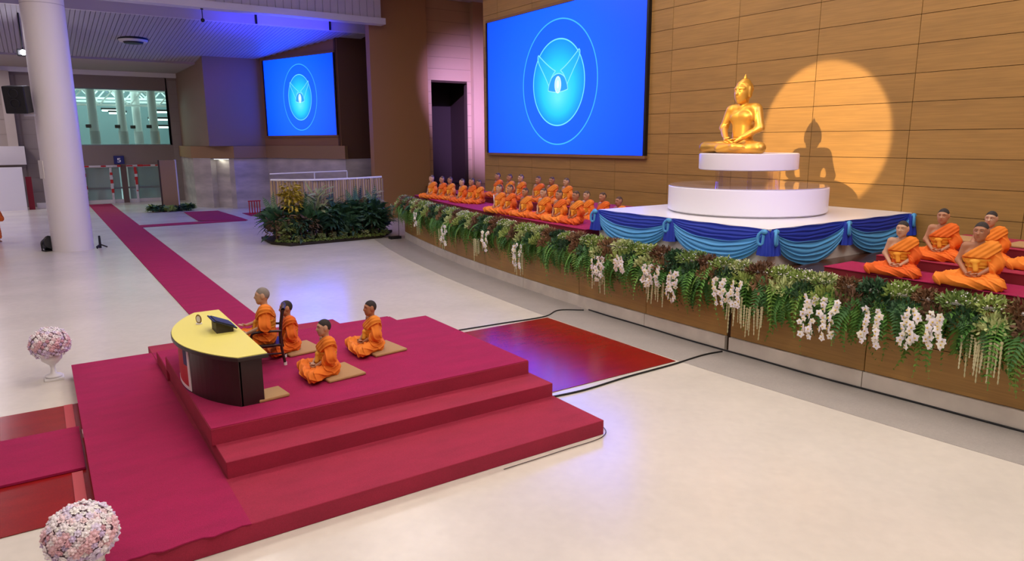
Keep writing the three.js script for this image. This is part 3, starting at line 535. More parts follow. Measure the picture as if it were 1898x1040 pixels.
function handPrims(s, dy, w, r = 1) { // palm up in the lap, s = -1 the right hand; w = palm centre
  const q = (x, y, z) => [w[0] + s * x, w[1] + dy + y, w[2] + z], c = (a, b, ra, rb) => [...q(...a), ...q(...b), ra * r, rb * r], L = [];
  for (const z of [-.024, 0, .024]) L.push(c([.04, 0, z * .7], [-.02, -.004, z], .017, .014));
  for (let i = 0; i < 4; i++) { const z = -.03 + i * .02, l = [.058, .07, .066, .05][i]; L.push(c([-.02, -.003, z], [-.02 - l * .55, .004, z * 1.05], .0098, .009)); L.push(c([-.02 - l * .55, .004, z * 1.05], [-.02 - l, .014, z * 1.02], .009, .0078)); }
  L.push(c([.025, .006, .026], [.0, .024, .04], .012, .0105)); L.push(c([.0, .024, .04], [-.024, .034, .034], .0105, .0085));
  return L;
}
const TORSO = [[0, .12, -.02, 0, .34, -.02, .118, .108], [-.07, .42, -.012, .07, .42, -.012, .108, .108], [-.15, .545, -.015, .15, .545, -.015, .056, .056], [-.1, .12, -.02, .1, .12, -.02, .11, .11]];
const NECK = [[0, .54, -.015, 0, .68, .0, .057, .052]];
const armP = (sh, el, wr) => [[...sh, ...el, .05, .039], [...el, ...wr, .039, .026]];
const HEAD = [0, .765, .014], HSC = 1.17;
const scaled = (f, o, s) => (x, y, z) => f(o[0] + (x - o[0]) / s, o[1] + (y - o[1]) / s, o[2] + (z - o[2]) / s) * s;
function figureGeos(cfg) {
  const { skinPrims, hands, robe, sash, cloth, bb, res } = cfg, skin = [.55, .315, .19];
  const col = () => skin, f = uni(skinPrims, .045), hd = scaled(headSDF(HEAD), HEAD, HSC), fc0 = faceCol(HEAD, skin), fc = (x, y, z) => fc0(HEAD[0] + (x - HEAD[0]) / HSC, HEAD[1] + (y - HEAD[1]) / HSC, HEAD[2] + (z - HEAD[2]) / HSC);
  const neck = uni(NECK, .02), headF = (x, y, z) => smin(hd(x, y, z), neck(x, y, z), .025);
  const parts = [nets(f, bb[0], bb[1], res.body, col), nets(headF, [-.12, .585, -.13], [.12, .91, .165], res.head, fc)];
  if (hands) for (const h of hands) { const g = uni(h.p, .008); parts.push(nets(g, h.a, h.b, res.hand, col)); }
  const hairF0 = (x, y, z) => { const a = ell(x, y, z, HEAD[0], HEAD[1] + .018, HEAD[2] - .008, .0765, .0968, .0928); const b = (HEAD[1] + .014 + (z - HEAD[2]) * (z > HEAD[2] ? .72 : .85)) - y; return Math.max(a, b, -(ell(x, y, z, HEAD[0], HEAD[1] + .018, HEAD[2] - .008, .07, .09, .086))); };
  const hairF = scaled(hairF0, HEAD, HSC);
  const hc = res.head * 1.1;
  return { body: mergeIdx(parts), hair: nets(hairF, [-.11, .7, -.13], [.11, .915, .14], hc), robe: nets(robe, bb[0], bb[1], res.robe), sash: sash && nets(sash.f, sash.a, sash.b, res.robe * .9), cloth: cloth && nets(cloth.f, cloth.a, cloth.b, res.robe * .9) };
}
const ridge = t => { const s = 1 - Math.abs(Math.sin(t)); return s * s; };
const fold = (x, y, z) => .008 - .019 * ridge(27 * (y * .75 + x * .6 - z * .35) + 1.6 * Math.sin(9 * z + 5 * x) + 1.1 * Math.sin(13 * y - 4 * x)) - .014 * ridge(33 * (z * .8 - y * .25 - x * .35) + 1.9 * Math.sin(8 * x + 7 * y));
const dg = [.09, .63], dn_ = [-.65, .76]; // neckline: from the left side of the neck down to the right armpit
const diag = (x, y) => (x - dg[0]) * dn_[0] + (y - dg[1]) * dn_[1];
const sleeveP = [[.165, .53, -.012, .245, .33, .015, .068, .085], [.245, .33, .015, .215, .25, .08, .082, .055], [.24, .33, -.02, .24, .22, -.02, .06, .05]];
const torsoR = uni(TORSO, .06, .02), sleeve = uni(sleeveP, .05);
const sashSet = { f: (x, y, z) => { let d = Math.max(uni(TORSO, .06, .034)(x, y, z) + .003 * Math.sin(95 * y + 8 * x), .255 - y - .03 * x, y - .385 - .05 * x); d = Math.max(d, -uni(TORSO, .06, .005)(x, y, z)); d = smin(d, ell(x, y, z, .0, .345, .135, .062, .036, .04), .015); return smin(d, cap(x, y, z, [.01, .34, .145, .035, .235, .165, .03, .034]), .02); }, a: [-.24, .19, -.22], b: [.24, .46, .24] };
const clothSet = { f: (x, y, z) => { const a = Math.min(torsoR(x, y, z), sleeve(x, y, z)) - .014, q = diag(x, y); let d = Math.max(smin(torsoR(x, y, z), sleeve(x, y, z), .05) - .022 + .0035 * Math.sin(105 * q + 6 * z), q - .004, -(q + .19 + .02 * Math.sin(9 * z)), .40 - y); return Math.max(d, -(a + .03)); }, a: [-.3, .36, -.2], b: [.36, .68, .2] };
// cross-legged figure
const LEGS = [[-.1, .1, 0, -.35, .08, .3, .08, .058], [.1, .1, 0, .35, .08, .3, .08, .058], [-.35, .075, .3, .05, .075, .37, .05, .036], [.35, .06, .3, -.05, .05, .33, .05, .036], [.05, .085, .37, .17, .08, .34, .034, .026], [-.05, .05, .33, -.2, .05, .33, .034, .026]];
const wristR = [-.075, .188, .19], wristL = [.075, .165, .19];
const LOTUS = [...TORSO, ...NECK, ...LEGS, ...armP([-.18, .535, -.01], [-.235, .325, .02], wristR), ...armP([.18, .535, -.01], [.235, .315, .02], wristL)];
const skirtP = [[-.09, .1, -.02, -.355, .085, .29, .125, .088], [.09, .1, -.02, .355, .085, .29, .125, .088], [-.355, .07, .3, .04, .07, .36, .078, .056], [.355, .06, .3, -.04, .055, .33, .078, .056], [-.14, .075, .2, .14, .075, .2, .075, .075], [-.08, .1, -.05, .08, .1, -.05, .14, .14], [.03, .075, .37, .19, .075, .34, .058, .052], [-.03, .05, .34, -.22, .05, .33, .058, .052]];
const skirt = uni(skirtP, .06);
const robeLotus = (x, y, z) => { let d = Math.max(skirt(x, y, z), .004 - y); const t = Math.max(torsoR(x, y, z), diag(x, y)); d = smin(d, t, .035); d = smin(d, sleeve(x, y, z), .03); return d + fold(x, y, z); };
const lotusCfg = res => ({ skinPrims: LOTUS, hands: [{ p: handPrims(-1, 0, [-.015, .182, .225]), a: [-.12, .13, .15], b: [.13, .26, .31] }, { p: handPrims(1, -.028, [.015, .182, .225]), a: [-.13, .11, .15], b: [.12, .25, .31] }], robe: robeLotus, sash: sashSet, cloth: clothSet, bb: [[-.5, -.02, -.24], [.5, .7, .48]], res });
const NEAR = { body: .012, head: .0048, hand: .0042, robe: .0095 }, FAR = { body: .022, head: .0085, hand: .0075, robe: .0165 };
const skinM = [0xffffff, 0xeedccd, 0xe0c6b4].map(c => new THREE.MeshStandardMaterial({ color: c, vertexColors: true, roughness: .55 }));
const robeM = [0xec7a1e, 0xe66c18, 0xee8526, 0xe26218].map(c => std(c, .85)), clothM = [0xe8801f, 0xe26818, 0xea8a28].map(c => std(c, .85)), sashM = [0xeaa432, 0xe69826].map(c => std(c, .8)), hairM = std(0x332c2a, .85), hairG = std(0x8a8078, .9);
function makeMonk(gs, label, pos, turn, group, v = 0, old) {
  const t = thing('person', label, 'person', pos, turn, group);
  part('body', gs.body, skinM[v % 3], t); part('robe', gs.robe, robeM[v % 4], t); if (gs.cloth) part('shoulder_cloth', gs.cloth, clothM[v % 3], t); if (gs.sash) part('sash', gs.sash, sashM[v % 2], t);
  part('hair', gs.hair, old ? hairG : hairM, t, null, 'close cropped hair'); return t;
}
const gNear = figureGeos(lotusCfg(NEAR)), gFar = figureGeos(lotusCfg(FAR));
const FACE = -Math.PI / 2;
const cushion = (p, turn, label) => { const c = solo('floor_cushion', rbox(.62, .045, .7, .02, 3), M.cushion, label, 'cushion', null, p); c.rotation.y = turn; return c; };
{ // robed people on the dais
  const put = (px, py, lab, v, ct) => { const p = onY(px, py, h3 + .01); cushion([p.x + .16, h3 + .0325, p.z], .12, ct); makeMonk(gNear, lab, [p.x, h3 + .055, p.z], FACE - .08, null, v).scale.setScalar(.95); };
  put(607, 696, 'robed person in orange robe meditating on the dais beside the open end of the desk', 0, 'tan cushion under the robed person beside the open end of the desk');
  put(691, 651, 'robed person in orange robe meditating apart on the dais, nearest the back edge', 2, 'tan cushion under the robed person sitting apart on the dais');
  put(537, 651, 'robed person in orange robe meditating on the dais right behind the wooden chair', 1, 'tan cushion under the robed person behind the wooden chair');
  const q = onY(507, 733, h3 + .01); cushion([q.x - .05, h3 + .033, q.z - .02], .1, 'empty tan cushion on the dais under the desk end').scale.set(.7, 1, .6);
}
{ // robed people on the stage: place by head pixel at a chosen distance from the camera axis
  const at = (px, py, X, h) => { const d = ray(px, py); return [X, h, X * d.z / d.x]; };
  const put = (gs, px, py, X, h, lab, grp, v, s = 1, dt = 0) => { const m = makeMonk(gs, lab, at(px, py, X, h), FACE + dt, grp, v); m.scale.setScalar(s); return m; };
  put(gNear, 1672, 440, 11.98, 1.953, 'robed person in bright orange robe on the lowest tier, right beside the blue drapes', null, 3, 1.0, .12);
  put(gNear, 1818, 440, 12.0, 1.953, 'large robed person with bare shoulder on the lowest magenta tier, before two others', null, 2, 1.1, .1);
  put(gNear, 1748, 410, 13.0, 2.133, 'robed person looking down on the middle red tier under the wood wall', null, 1, .98, .15);
  put(gNear, 1836, 420, 13.25, 2.133, 'robed person with black hair half hidden behind the large robed person', null, 0, .97, .1);
  put(gNear, 1946, 425, 13.2, 2.133, 'robed person on the middle red tier of whom only a knee shows', null, 2, 1, .1);
  const F = 'row of robed people at the front of the long tier', B = 'back row of robed people under the big screen';
  const fpx = [801, 820, 835, 857, 875, 888, 926, 946, 974, 1008, 1037, 1068], fy = [340, 339, 341, 345, 346, 352, 352, 354, 357, 360, 365, 365];
  fpx.forEach((x, i) => { const far = i < 6; const X0 = arcX(far ? -24 : -17, 0) + (i < 6 ? .85 + .12 * (i % 3) : .8 + .05 * (i % 2)); const lab = i === 11 ? 'robed person at the front end of the long tier, nearest the blue drapes' : i < 3 ? 'one of three robed people at the far end of the long tier' : i < 6 ? 'one of three robed people before the stage doorway on the long tier' : 'one of the robed people in the front row of the long tier under the screen';
    put(gFar, x, fy[i], X0, 1.953, lab, i === 11 ? null : F + (i < 3 ? ', far three' : i < 6 ? ', doorway three' : ''), i, rr(.94, 1.02), rr(-.12, .2)); });
  [923, 945, 966, 998, 1023, 1050].forEach((x, i) => put(gFar, x, 340 + i * 2, 14.35, 2.133, 'one of the robed people in the back row right under the screen', B, i + 1, rr(.96, 1.02), rr(-.1, .2)));
  [[1088, 358], [1118, 360], [1148, 366]].forEach(([x, y], i) => put(gFar, x, y, 13.5, 1.75 + (i < 2 ? .1 : .02), 'one of the three robed people partly hidden behind the draped platform corner', 'robed people behind the draped platform', i, .98, rr(-.1, .2)));
  solo('seating_tier', bx(12.95, 13.88, HS, 1.76, -15.2, -13.6), M.maroon, 'low red tier beside the draped platform', 'tier');
  for (const [x0, y0, x1, y1] of [[915, 361, 917, 387], [947, 371, 953, 400], [965, 381, 979, 406]]) { const a = at(x0, y0, 12.3, 0), X = 12.25, p = onX(x0, y0, X), q = onX(x1, y1, X - .1); solo('white_staff', tube([[p.x, p.y, p.z], [(p.x + q.x) / 2, (p.y + q.y) / 2, (p.z + q.z) / 2], [q.x, q.y, q.z]], .018, 6, 8), M.white, 'slim white staff leaning among the front row robed people', 'staff', 'white staffs among the robed people'); }
}
/* robed person on the chair at the desk, and the chair */
{
  const LG = [[-.1, .09, 0, -.13, .1, .4, .09, .065], [.1, .09, 0, .13, .1, .4, .09, .065], [-.13, .08, .4, -.12, -.27, .42, .06, .042], [.13, .08, .4, .12, -.27, .42, .06, .042], [-.12, -.31, .4, -.13, -.32, .55, .036, .03], [.12, -.31, .4, .13, -.32, .55, .036, .03]];
  const prims = [...TORSO, ...NECK, ...LG, ...armP([-.18, .535, -.01], [-.24, .3, .05], [-.16, .26, .28]), ...armP([.18, .535, -.01], [.24, .3, .05], [.16, .2, .27])];
  const sk = uni([[-.09, .1, -.02, -.13, .1, .42, .13, .1], [.09, .1, -.02, .13, .1, .42, .13, .1], [-.13, .08, .42, -.12, -.22, .44, .1, .11], [.13, .08, .42,   .12, -.22, .44, .1, .11], [0, .08, .1, 0, .08, .4, .1, .08]], .07);
  const robe = (x, y, z) => { let d = Math.max(sk(x, y, z), -.29 - y); const t = Math.max(torsoR(x, y, z), diag(x, y)); d = smin(d, t, .035); return smin(d, sleeve(x, y, z), .03) + fold(x, y, z); };
  const flat = (s, w) => handPrims(s, 0, w).map(c => { const o = c.slice(); for (const i of [0, 3]) { const x = c[i] - w[0], z = c[i + 2] - w[2]; o[i] = w[0] + z * -s; o[i + 2] = w[2] - x * s; } return o; });
  const gs = figureGeos({ skinPrims: prims, hands: [{ p: flat(-1, [-.155, .262, .33]), a: [-.24, .2, .24], b: [-.06, .34, .46] }, { p: flat(1, [.155, .2, .32]), a: [.06, .14, .22], b: [.26, .3, .46] }], robe, sash: sashSet, cloth: clothSet, bb: [[-.4, -.4, -.26], [.4, .7, .62]], res: NEAR });
  const p = onY(497, 672, h3 + .01), Y = h3 + .01;
  makeMonk(gs, 'bald person in orange robe on the wooden chair at the yellow desk', [p.x, Y + .36, p.z], FACE - .28, null, 0, true).scale.setScalar(1);
  const c = thing('wooden_chair', 'dark wooden chair with a slatted back behind the yellow desk', 'chair', [p.x, Y, p.z], FACE - .28), W = M.desk;
  part('seat', rbox(.5, .04, .46, .015), W, c, [0, .345, 0]);
  for (const s of [-1, 1]) { part('leg', rbox(.045, .37, .045, .01), W, c, [s * .22, .185, .2]); part('leg', tube([[s * .22, 0, -.27], [s * .22, .44, -.22], [s * .22, .7, -.25], [s * .22, .92, -.29]], .022, 16, 8), W, c); part('foot_cap', cyl(.026, .026, .05, 12), M.white, c, [s * .22, .025, -.27]); part('armrest', tube([[s * .25, .58, -.24], [s * .27, .59, 0], [s * .26, .56, .2], [s * .24, .37, .2]], .02, 16, 8), W, c); }
  part('top_rail', tube([[-.23, .92, -.29], [0, .95, -.31], [.23, .92, -.29]], .03, 12, 8), W, c);
  for (let i = -2; i <= 2; i++) part('slat', tube([[i * .085, .38, -.23], [i * .085, .68, -.26], [i * .085, .93, -.3]], .012, 8, 6), W, c);
  for (const s of [-1, 1]) part('stretcher', rbox(.025, .025, .44, .006), W, c, [s * .22, .2, -.03]);
}
{ // person at the picture's border, standing
  const prims = [[0, .9, 0, 0, 1.28, 0, .14, .14], [-.17, 1.38, 0, .17, 1.38, 0, .06, .06], [0, 1.36, 0, 0, 1.5, 0, .05, .05], [-.09, .9, 0, -.1, .08, 0, .1, .05], [.09, .9, 0, .1, .08, 0, .1, .05], [-.1, .04, 0, -.1, .035, .16, .04, .03], [.1, .04, 0, .1, .035, .16, .04, .03], [-.2, 1.36, 0, -.26, 1.08, .05, .05, .04], [-.26, 1.08, .05, -.1, 1.0, .2, .04, .03], [.2, 1.36, 0, .26, 1.08, .05, .05, .04], [.26, 1.08, .05, .1, 1.0, .2, .04, .03], ...handPrims(-1, 0, [-.05, 1.0, .22]), ...handPrims(1, -.02, [.05, 1.0, .22])];
  const o = [0, 1.57, .012], hd = headSDF(o), sk = [.55, .315, .19], f = uni(prims, .03);
  const rb = uni([[0, .9, 0, 0, 1.28, 0, .165, .165], [0, .95, 0, 0, .25, 0, .18, .21], [-.16, 1.36, 0, .17, 1.36, 0, .08, .08], [.2, 1.36, 0, .28, 1.0, .06, .09, .12]], .08);
  const t = thing('person', 'standing person in orange robe at the edge of the hall by the column', 'person', [onY(-6, 449).x, 0, onY(-6, 449).z], .6);
  part('body', mergeIdx([nets(f, [-.4, -.01, -.2], [.4, 1.5, .35], .016, () => sk), nets(hd, [-.11, 1.4, -.12], [.11, 1.72, .15], .008, faceCol(o, sk))]), skinM[1], t);
  part('robe', nets((x, y, z) => Math.max(rb(x, y, z), .16 - y, (x - .09) * -.5 + (y - 1.5) * .86) + .008 * Math.sin(40 * Math.atan2(x, z) * .3 + y * 5) + fold(x, y, z), [-.4, .1, -.35], [.45, 1.6, .35], .016), robeM[1], t);
}
/* ------------------------------------------------------------------ golden statue */
{
  const S = 1.9, hand = (s, dy) => handPrims(s, dy, [s * .012, .16, .215], 1.05);
  const bodyP = [[-.035, .12, -.012, -.04, .36, -.012, .086, .084], [.035, .12, -.012, .04, .36, -.012, .086, .084], [-.075, .44, -.012, .075, .44, -.012, .092, .092], [-.14, .545, -.014, .14, .545, -.014, .06, .06], [-.075, .09, -.01, .075, .09, -.01, .092, .092], [0, .55, -.012, 0, .69, 0, .05, .043],
    [-.185, .53, -.012, -.262, .315, .015, .06, .044], [-.262, .315, .015, -.07, .17, .2, .041, .027], [.185, .53, -.012, .262, .305, .015, .06, .044], [.262, .305, .015, .07, .145, .2, .041, .027],
    [-.09, .085, 0, -.385, .068, .175, .084, .068], [.09, .085, 0, .385, .068, .175, .084, .068], [.385, .066, .18, -.1, .05, .285, .064, .04], [-.385, .07, .18, .13, .085, .305, .066, .036], [.13, .085, .305, .22, .085, .27, .036, .028]];
  const limbs = uni(bodyP, .035), body = (x, y, z) => { let d = limbs(x, y, z); d = smin(d, ell(Math.abs(x), y, z, .06, .455, .06, .06, .035, .024), .03); if (y > .2 && Math.abs(x) < .22) { const q = diag(x, y) + .01; if (q < 0) d -= .005 * Math.min(1, -q / .006); } return Math.max(d, .003 - y); };
  const o = [0, .752, .014], SH = 1.24, nk = uni([[0, .54, -.012, 0, .69, 0, .056, .052]], .02);
  const hd0 = headSDF(o, true), hd1 = (x, y, z) => { let d = hd0(x, y, z); const q = (o[1] + .045 + (z - o[2]) * .5) - y; const a = ell(x, y, z, o[0], o[1] + .018, o[2] - .01, .077, .098, .094); d = Math.min(d, Math.max(a, q)); return smin(d, ell(x, y, z, 0, o[1] + .1, -.008, .036, .026, .038), .02); }, hd2 = scaled(hd1, o, SH), hd = (x, y, z) => smin(hd2(x, y, z), nk(x, y, z), .02);
  const w = () => [1, 1, 1];
  const g = mergeIdx([nets(body, [-.5, -.01, -.2], [.5, .66, .4], .0085, w), nets(hd, [-.13, .57, -.14], [.13, .935, .18], .0046, w), ...[-1, 1].map(s => nets(uni(hand(s, s < 0 ? 0 : -.024), .008), [-.14, .09, .14], [.14, .24, .31], .004, w))]); g.deleteAttribute('color');
  const t = thing('seated_statue', 'golden seated meditating statue on the round pedestal', 'statue', [PC[0] - .22, HB + 1.01 + .38, PC[1] - .05], FACE); t.scale.set(S * 1.06, S, S * 1.06);
  part('body', g, M.gold, t);
  part('finial', new THREE.LatheGeometry([[.0, 0], [.018, .0], [.022, .012], [.016, .03], [.007, .05], [0, .066]].map(q => new THREE.Vector2(...q)), 20), M.gold, t, [0, .9, -.004]);
}
/* ------------------------------------------------------------------ desk */
{
  const Y = h3 + .01, D = thing('semicircular_desk', 'dark brown half round desk with a yellow top', 'desk', [2.3, Y, -10.97]);
  const bow = (z, b, a) => { const R = (b * b + a * a) / (2 * a); return Math.sqrt(R * R - z * z) - (R - a); };
  const outline = (a, b, xr, n = 28) => { const p = [[xr, -b], [xr, b]]; for (let i = 0; i <= n; i++) { const z = b - 2 * b * i / n; p.push([-.36 - bow(z, b, a), z]); } return p; };
  part('desktop', plate(outline(.56, 1.54, .04).reverse(), .66, .715, .006), M.deskEdge, D); part('yellow_top', plate(outline(.55, 1.52, .03).reverse(), .715, .725), M.yellow, D, null, 'yellow cloth top');
  // curved apron, open towards the chair
  const ap = [], inn = []; const n = 30; for (let i = 0; i <= n; i++) { const t = Math.PI / 2 - Math.PI * i / n; const z = 1.44 - 2.88 * i / n; ap.push([-.34 - bow(z, 1.44, .5), z]); inn.push([-.31 - bow(z, 1.44, .5), z]); }
  part('apron', plate([...ap, ...inn.reverse()], 0, .66), M.desk, D);
  for (const s of [-1, 1]) part('side_panel', bx(-.33, -.03, 0, .66, s * 1.42 - .02, s * 1.42 + .02), M.desk, D);
  const strip = (a0, a1, off, y0, y1, m, nm, lab) => { const p = [], q = []; for (let i = 0; i <= 12; i++) { const t = a0 + (a1 - a0) * i / 12; p.push([-.34 - off - bow(t, 1.44, .5), t]); q.push([-.335 - bow(t, 1.44, .5), t]); } part(nm, plate([...p, ...q.reverse()], y0, y1), m, D, null, lab); };
  const a1 = .44, a0 = -.95;
  strip(a0, a1, .006, .03, .65, M.red, 'banner', 'red banner on the curved desk front'); strip(a1 - .05, a1 + .02, .01, .02, .655, M.white, 'banner_border'); strip(a0, a1, .01, .02, .065, M.white, 'banner_border'); strip(a0, a1 - .05, .008, 0, .02, M.navy, 'banner_hem'); strip(a1 - .22, a1 - .05, .0085, .38, .65, M.navy, 'banner_patch', 'blue patch on the red banner');
  // things on it
  const top = Y + .725, p = onY(369, 601, top), o = thing('round_trophy', 'small upright round glass ornament on the yellow desktop', 'ornament', [p.x, top, p.z], FACE + .5);
  part('base', cyl(.045, .045, .02, 20), M.white, o, [0, .01, 0]); part('rim', xf(new THREE.TorusGeometry(.055, .01, 10, 28), 0, .085, 0, 0, 0, 0, [1, 1.15, 1]), std(0x8a6a3a, .3, .6), o); part('disc', xf(cyl(.05, .05, .012, 28), 0, .085, 0, Math.PI / 2), std(0xe3dfe8, .2), o);
  const q = onY(413, 612, top), k = thing('book_stand', 'black slanted reading stand holding a tablet on the desktop', 'stand', [q.x, top, q.z], FACE);
  { const sh = new THREE.Shape([[-.12, 0], [.12, 0], [.12, .17], [-.12, .06]].map(v => new THREE.Vector2(...v))); const g = new THREE.ExtrudeGeometry(sh, { depth: .34, bevelEnabled: false }); g.translate(0, 0, -.17); g.rotateY(Math.PI / 2 * -1); part('wedge', g, std(0x3a3128, .6), k); }
  const b = part('board', rbox(.46, .02, .36, .006), M.black, k, [0, .13, 0]); b.rotation.x = -.42; const tb = part('tablet', rbox(.4, .012, .28, .006), std(0x22252c, .55), k, [0, .147, -.006]); tb.rotation.x = b.rotation.x;
}
/* ------------------------------------------------------------------ urns with flower balls */
function bloomGeo(r, n = 6) { const L = []; for (let ring = 0; ring < 2; ring++) for (let i = 0; i < n; i++) { const g = new THREE.SphereGeometry(1, 5, 4); L.push(xf(xf(g, 0, 0, 0, 0, 0, 0, [r * .3, r * .12, r * .42]), 0, r * .25 * ring + r * .1, 0, 0, 0, 0).applyMatrix4(new THREE.Matrix4().makeRotationFromEuler(new THREE.Euler(-.35 - ring * .7, (i + ring * .5) * Math.PI * 2 / n, 0, 'YXZ')).multiply(new THREE.Matrix4().makeTranslation(0, 0, r * (.5 - ring * .22))))); } L.push(xf(new THREE.SphereGeometry(r * .26, 6, 5), 0, r * .38, 0)); return merge(L); }
{
  const cols = [0xf6eef0, 0xf2d9dc, 0xe9bfc6, 0xe8dcf0, 0xd7c2e2, 0xf7f3ee, 0xdca9b4].map(c => std(c, .7));
  const geos = [bloomGeo(.052), bloomGeo(.062), bloomGeo(.042)];
  const prof = [[0, 0], [.13, 0], [.14, .02], [.13, .04], [.05, .07], [.035, .16], [.045, .22], [.1, .27], [.16, .33], [.165, .36], [.17, .42], [.15, .43], [.13, .38], [0, .37]].map(q => new THREE.Vector2(...q));
  function urn(pos, label, n, R, s) {
    const t = thing('flower_urn', label, 'flower urn', pos, 0); t.scale.setScalar(s);
    const b = part('pedestal_base', rbox(.3, .04, .3, .008), M.white, t, [0, .02, 0]); part('urn', new THREE.LatheGeometry(prof, 40), M.white, t, [0, .04, 0]); part('flower_foam', xf(new THREE.SphereGeometry(R * .9, 24, 16), 0, .46 + R * .7, 0, 0, 0, 0, [1, .86, 1]), std(0xb9a0a8, .9), t);
    for (let i = 0; i < n; i++) {
      const y = 1 - 2 * (i + .5) / n, a = i * 2.39996, q = Math.sqrt(1 - y * y); if (y < -.75) continue;
      const m = part('bloom', geos[i % 3], y > .45 ? cols[[0, 5, 1, 0, 3][i % 5]] : y > -.25 ? cols[[1, 2, 6, 0, 2, 4][i % 6]] : cols[[3, 4, 0, 4, 3][i % 5]], t);
      const k = R * rr(.93, 1.04); m.position.set(q * Math.cos(a) * k, .46 + R * .7 + y * k * .88, q * Math.sin(a) * k); m.quaternion.setFromUnitVectors(V3(0, 1, 0), V3(q * Math.cos(a) + rr(-.2, .2), y + rr(-.2, .2), q * Math.sin(a) + rr(-.2, .2)).normalize());
    }
  }
  const p = onY(101, 702); urn([p.x, 0, p.z], 'white urn with a pink and lilac flower ball at the far corner of the dais', 240, .3, 1);
  const q = onY(150, 986, .67); urn([q.x, 0, q.z], 'white urn with a large pale pink flower ball by the red mat', 300, .285, 1);
}
/* ------------------------------------------------------------------ garland along the stage edge */
const leafM = { fern: [0x4a7e30, 0x5f9438, 0x38682a, 0x7aa244].map(c => std(c, .6, 0, { side: THREE.DoubleSide })), lime: [0x9cae5c, 0x869e4c, 0xb6c080, 0x74904a].map(c => std(c, .65, 0, { side: THREE.DoubleSide })), brown: [0x7a5638, 0x8a6646, 0x6a4a34].map(c => std(c, .7, 0, { side: THREE.DoubleSide })), dark: [0x2f5230, 0x3c6440, 0x27462c].map(c => std(c, .55, 0, { side: THREE.DoubleSide })), cream: [0xd8d2a8, 0xc9c394].map(c => std(c, .8)), orchid: [0xf7f4f6, 0xf0eaf2, 0xf4efe2].map(c => std(c, .6, 0, { side: THREE.DoubleSide })), lip: std(0xd8b84a, .6) };
function frondGeo(L, droop, w, n = 14, s = 1) { // arching frond with paired leaflets, grows along +z then droops
  const P = [], I = []; const at = t => [0, Math.sin(t * 1.25) * L * .22 - droop * L * t * t, L * t * (1 - .3 * t * droop)];
  for (let i = 0; i < n; i++) { const t = i / n, a = at(t), b = at(t + 1 / n); const o = P.length / 3; P.push(-.004, a[1], a[2], .004, a[1], a[2], .003, b[1], b[2], -.003, b[1], b[2]); I.push(o, o + 1, o + 2, o, o + 2, o + 3); }
  for (let i = 1; i <= n; i++) for (const sd of [-1, 1]) { const t = i / n, a = at(t), l = w * Math.sin(Math.PI * Math.min(1, t * .85 + .12)) * (1 + .15 * Math.sin(i * 5.3 * s)), h = L / n * .62, o = P.length / 3; P.push(0, a[1], a[2] - h * .5, 0, a[1], a[2] + h * .5, sd * l, a[1] - l * .3, a[2] + l * .55, sd * l * .55, a[1] - l * .05, a[2] + l * .1 - h * .4); sd > 0 ? I.push(o, o + 1, o + 2, o, o + 2, o + 3) : I.push(o, o + 2, o + 1, o, o + 3, o + 2); }
  const g = new THREE.BufferGeometry(); g.setAttribute('position', new THREE.Float32BufferAttribute(P, 3)); g.setIndex(I); g.computeVertexNormals(); return g;
}
function leafGeo(l, w, bend = .25) { const P = [], I = [], n = 4; for (let i = 0; i <= n; i++) { const t = i / n, q = w * Math.sin(Math.PI * (.08 + .92 * t)) * (1 - .25 * t), z = l * t, y = -bend * l * t * t; P.push(-q, y + q * .25, z, 0, y, z, q, y + q * .25, z); } for (let i = 0; i < n; i++) for (let k = 0; k < 2; k++) { const a = i * 3 + k; I.push(a, a + 1, a + 3, a + 1, a + 4, a + 3); } const g = new THREE.BufferGeometry(); g.setAttribute('position', new THREE.Float32BufferAttribute(P, 3)); g.setIndex(I); g.computeVertexNormals(); return g; }
function scatter(make, n, f) { const L = []; for (let i = 0; i < n; i++) { const g = make(i).toNonIndexed(); const [p, dir, roll] = f(i); g.applyMatrix4(new THREE.Matrix4().compose(V3(...p), new THREE.Quaternion().setFromUnitVectors(V3(0, 0, 1), V3(...dir).normalize()).multiply(new THREE.Quaternion().setFromAxisAngle(V3(0, 0, 1), roll)), V3(1, 1, 1))); L.push(g); } return mergeGeometries(L); }
const frondV = [frondGeo(.62, .75, .1, 14, 1), frondGeo(.7, .95, .11, 15, 2), frondGeo(.52, .6, .09, 12, 3), frondGeo(.75, 1.15, .1, 16, 4)];
const clumpV = [0, 1, 2].map(k => scatter(() => leafGeo(rr(.05, .1), rr(.014, .025), rr(0, .5)), 260, () => { const a = rr(0, 6.283), e = rr(-.25, 1), q = Math.sqrt(Math.max(0, 1 - e * e)), R = rr(.55, 1); return [[Math.cos(a) * q * .24 * R, e * .16 * R, Math.sin(a) * q * .3 * R], [Math.cos(a) * q + rr(-.6, .6), e + rr(-.3, .7), Math.sin(a) * q + rr(-.6, .6)], rr(0, 6)]; }));
const blossomV = (() => { const L = []; for (let k = 0; k < 34; k++) { const a = rr(0, 6.283), e = rr(.1, 1), q = Math.sqrt(1 - e * e); L.push(new THREE.IcosahedronGeometry(rr(.008, .016), 0).translate(Math.cos(a) * q * .25, e * .17 + .01, Math.sin(a) * q * .31)); } return merge(L); })();
const orchidGeo = (() => { const L = []; for (let i = 0; i < 5; i++) { const g = leafGeo(.045, .021, -.15).toNonIndexed(); g.applyMatrix4(new THREE.Matrix4().makeRotationFromEuler(new THREE.Euler(-.25, 0, 0)).premultiply(new THREE.Matrix4().makeRotationX(-Math.PI / 2 + .3)).premultiply(new THREE.Matrix4().makeRotationZ(i * 1.2566))); L.push(g); } return mergeGeometries(L); })();
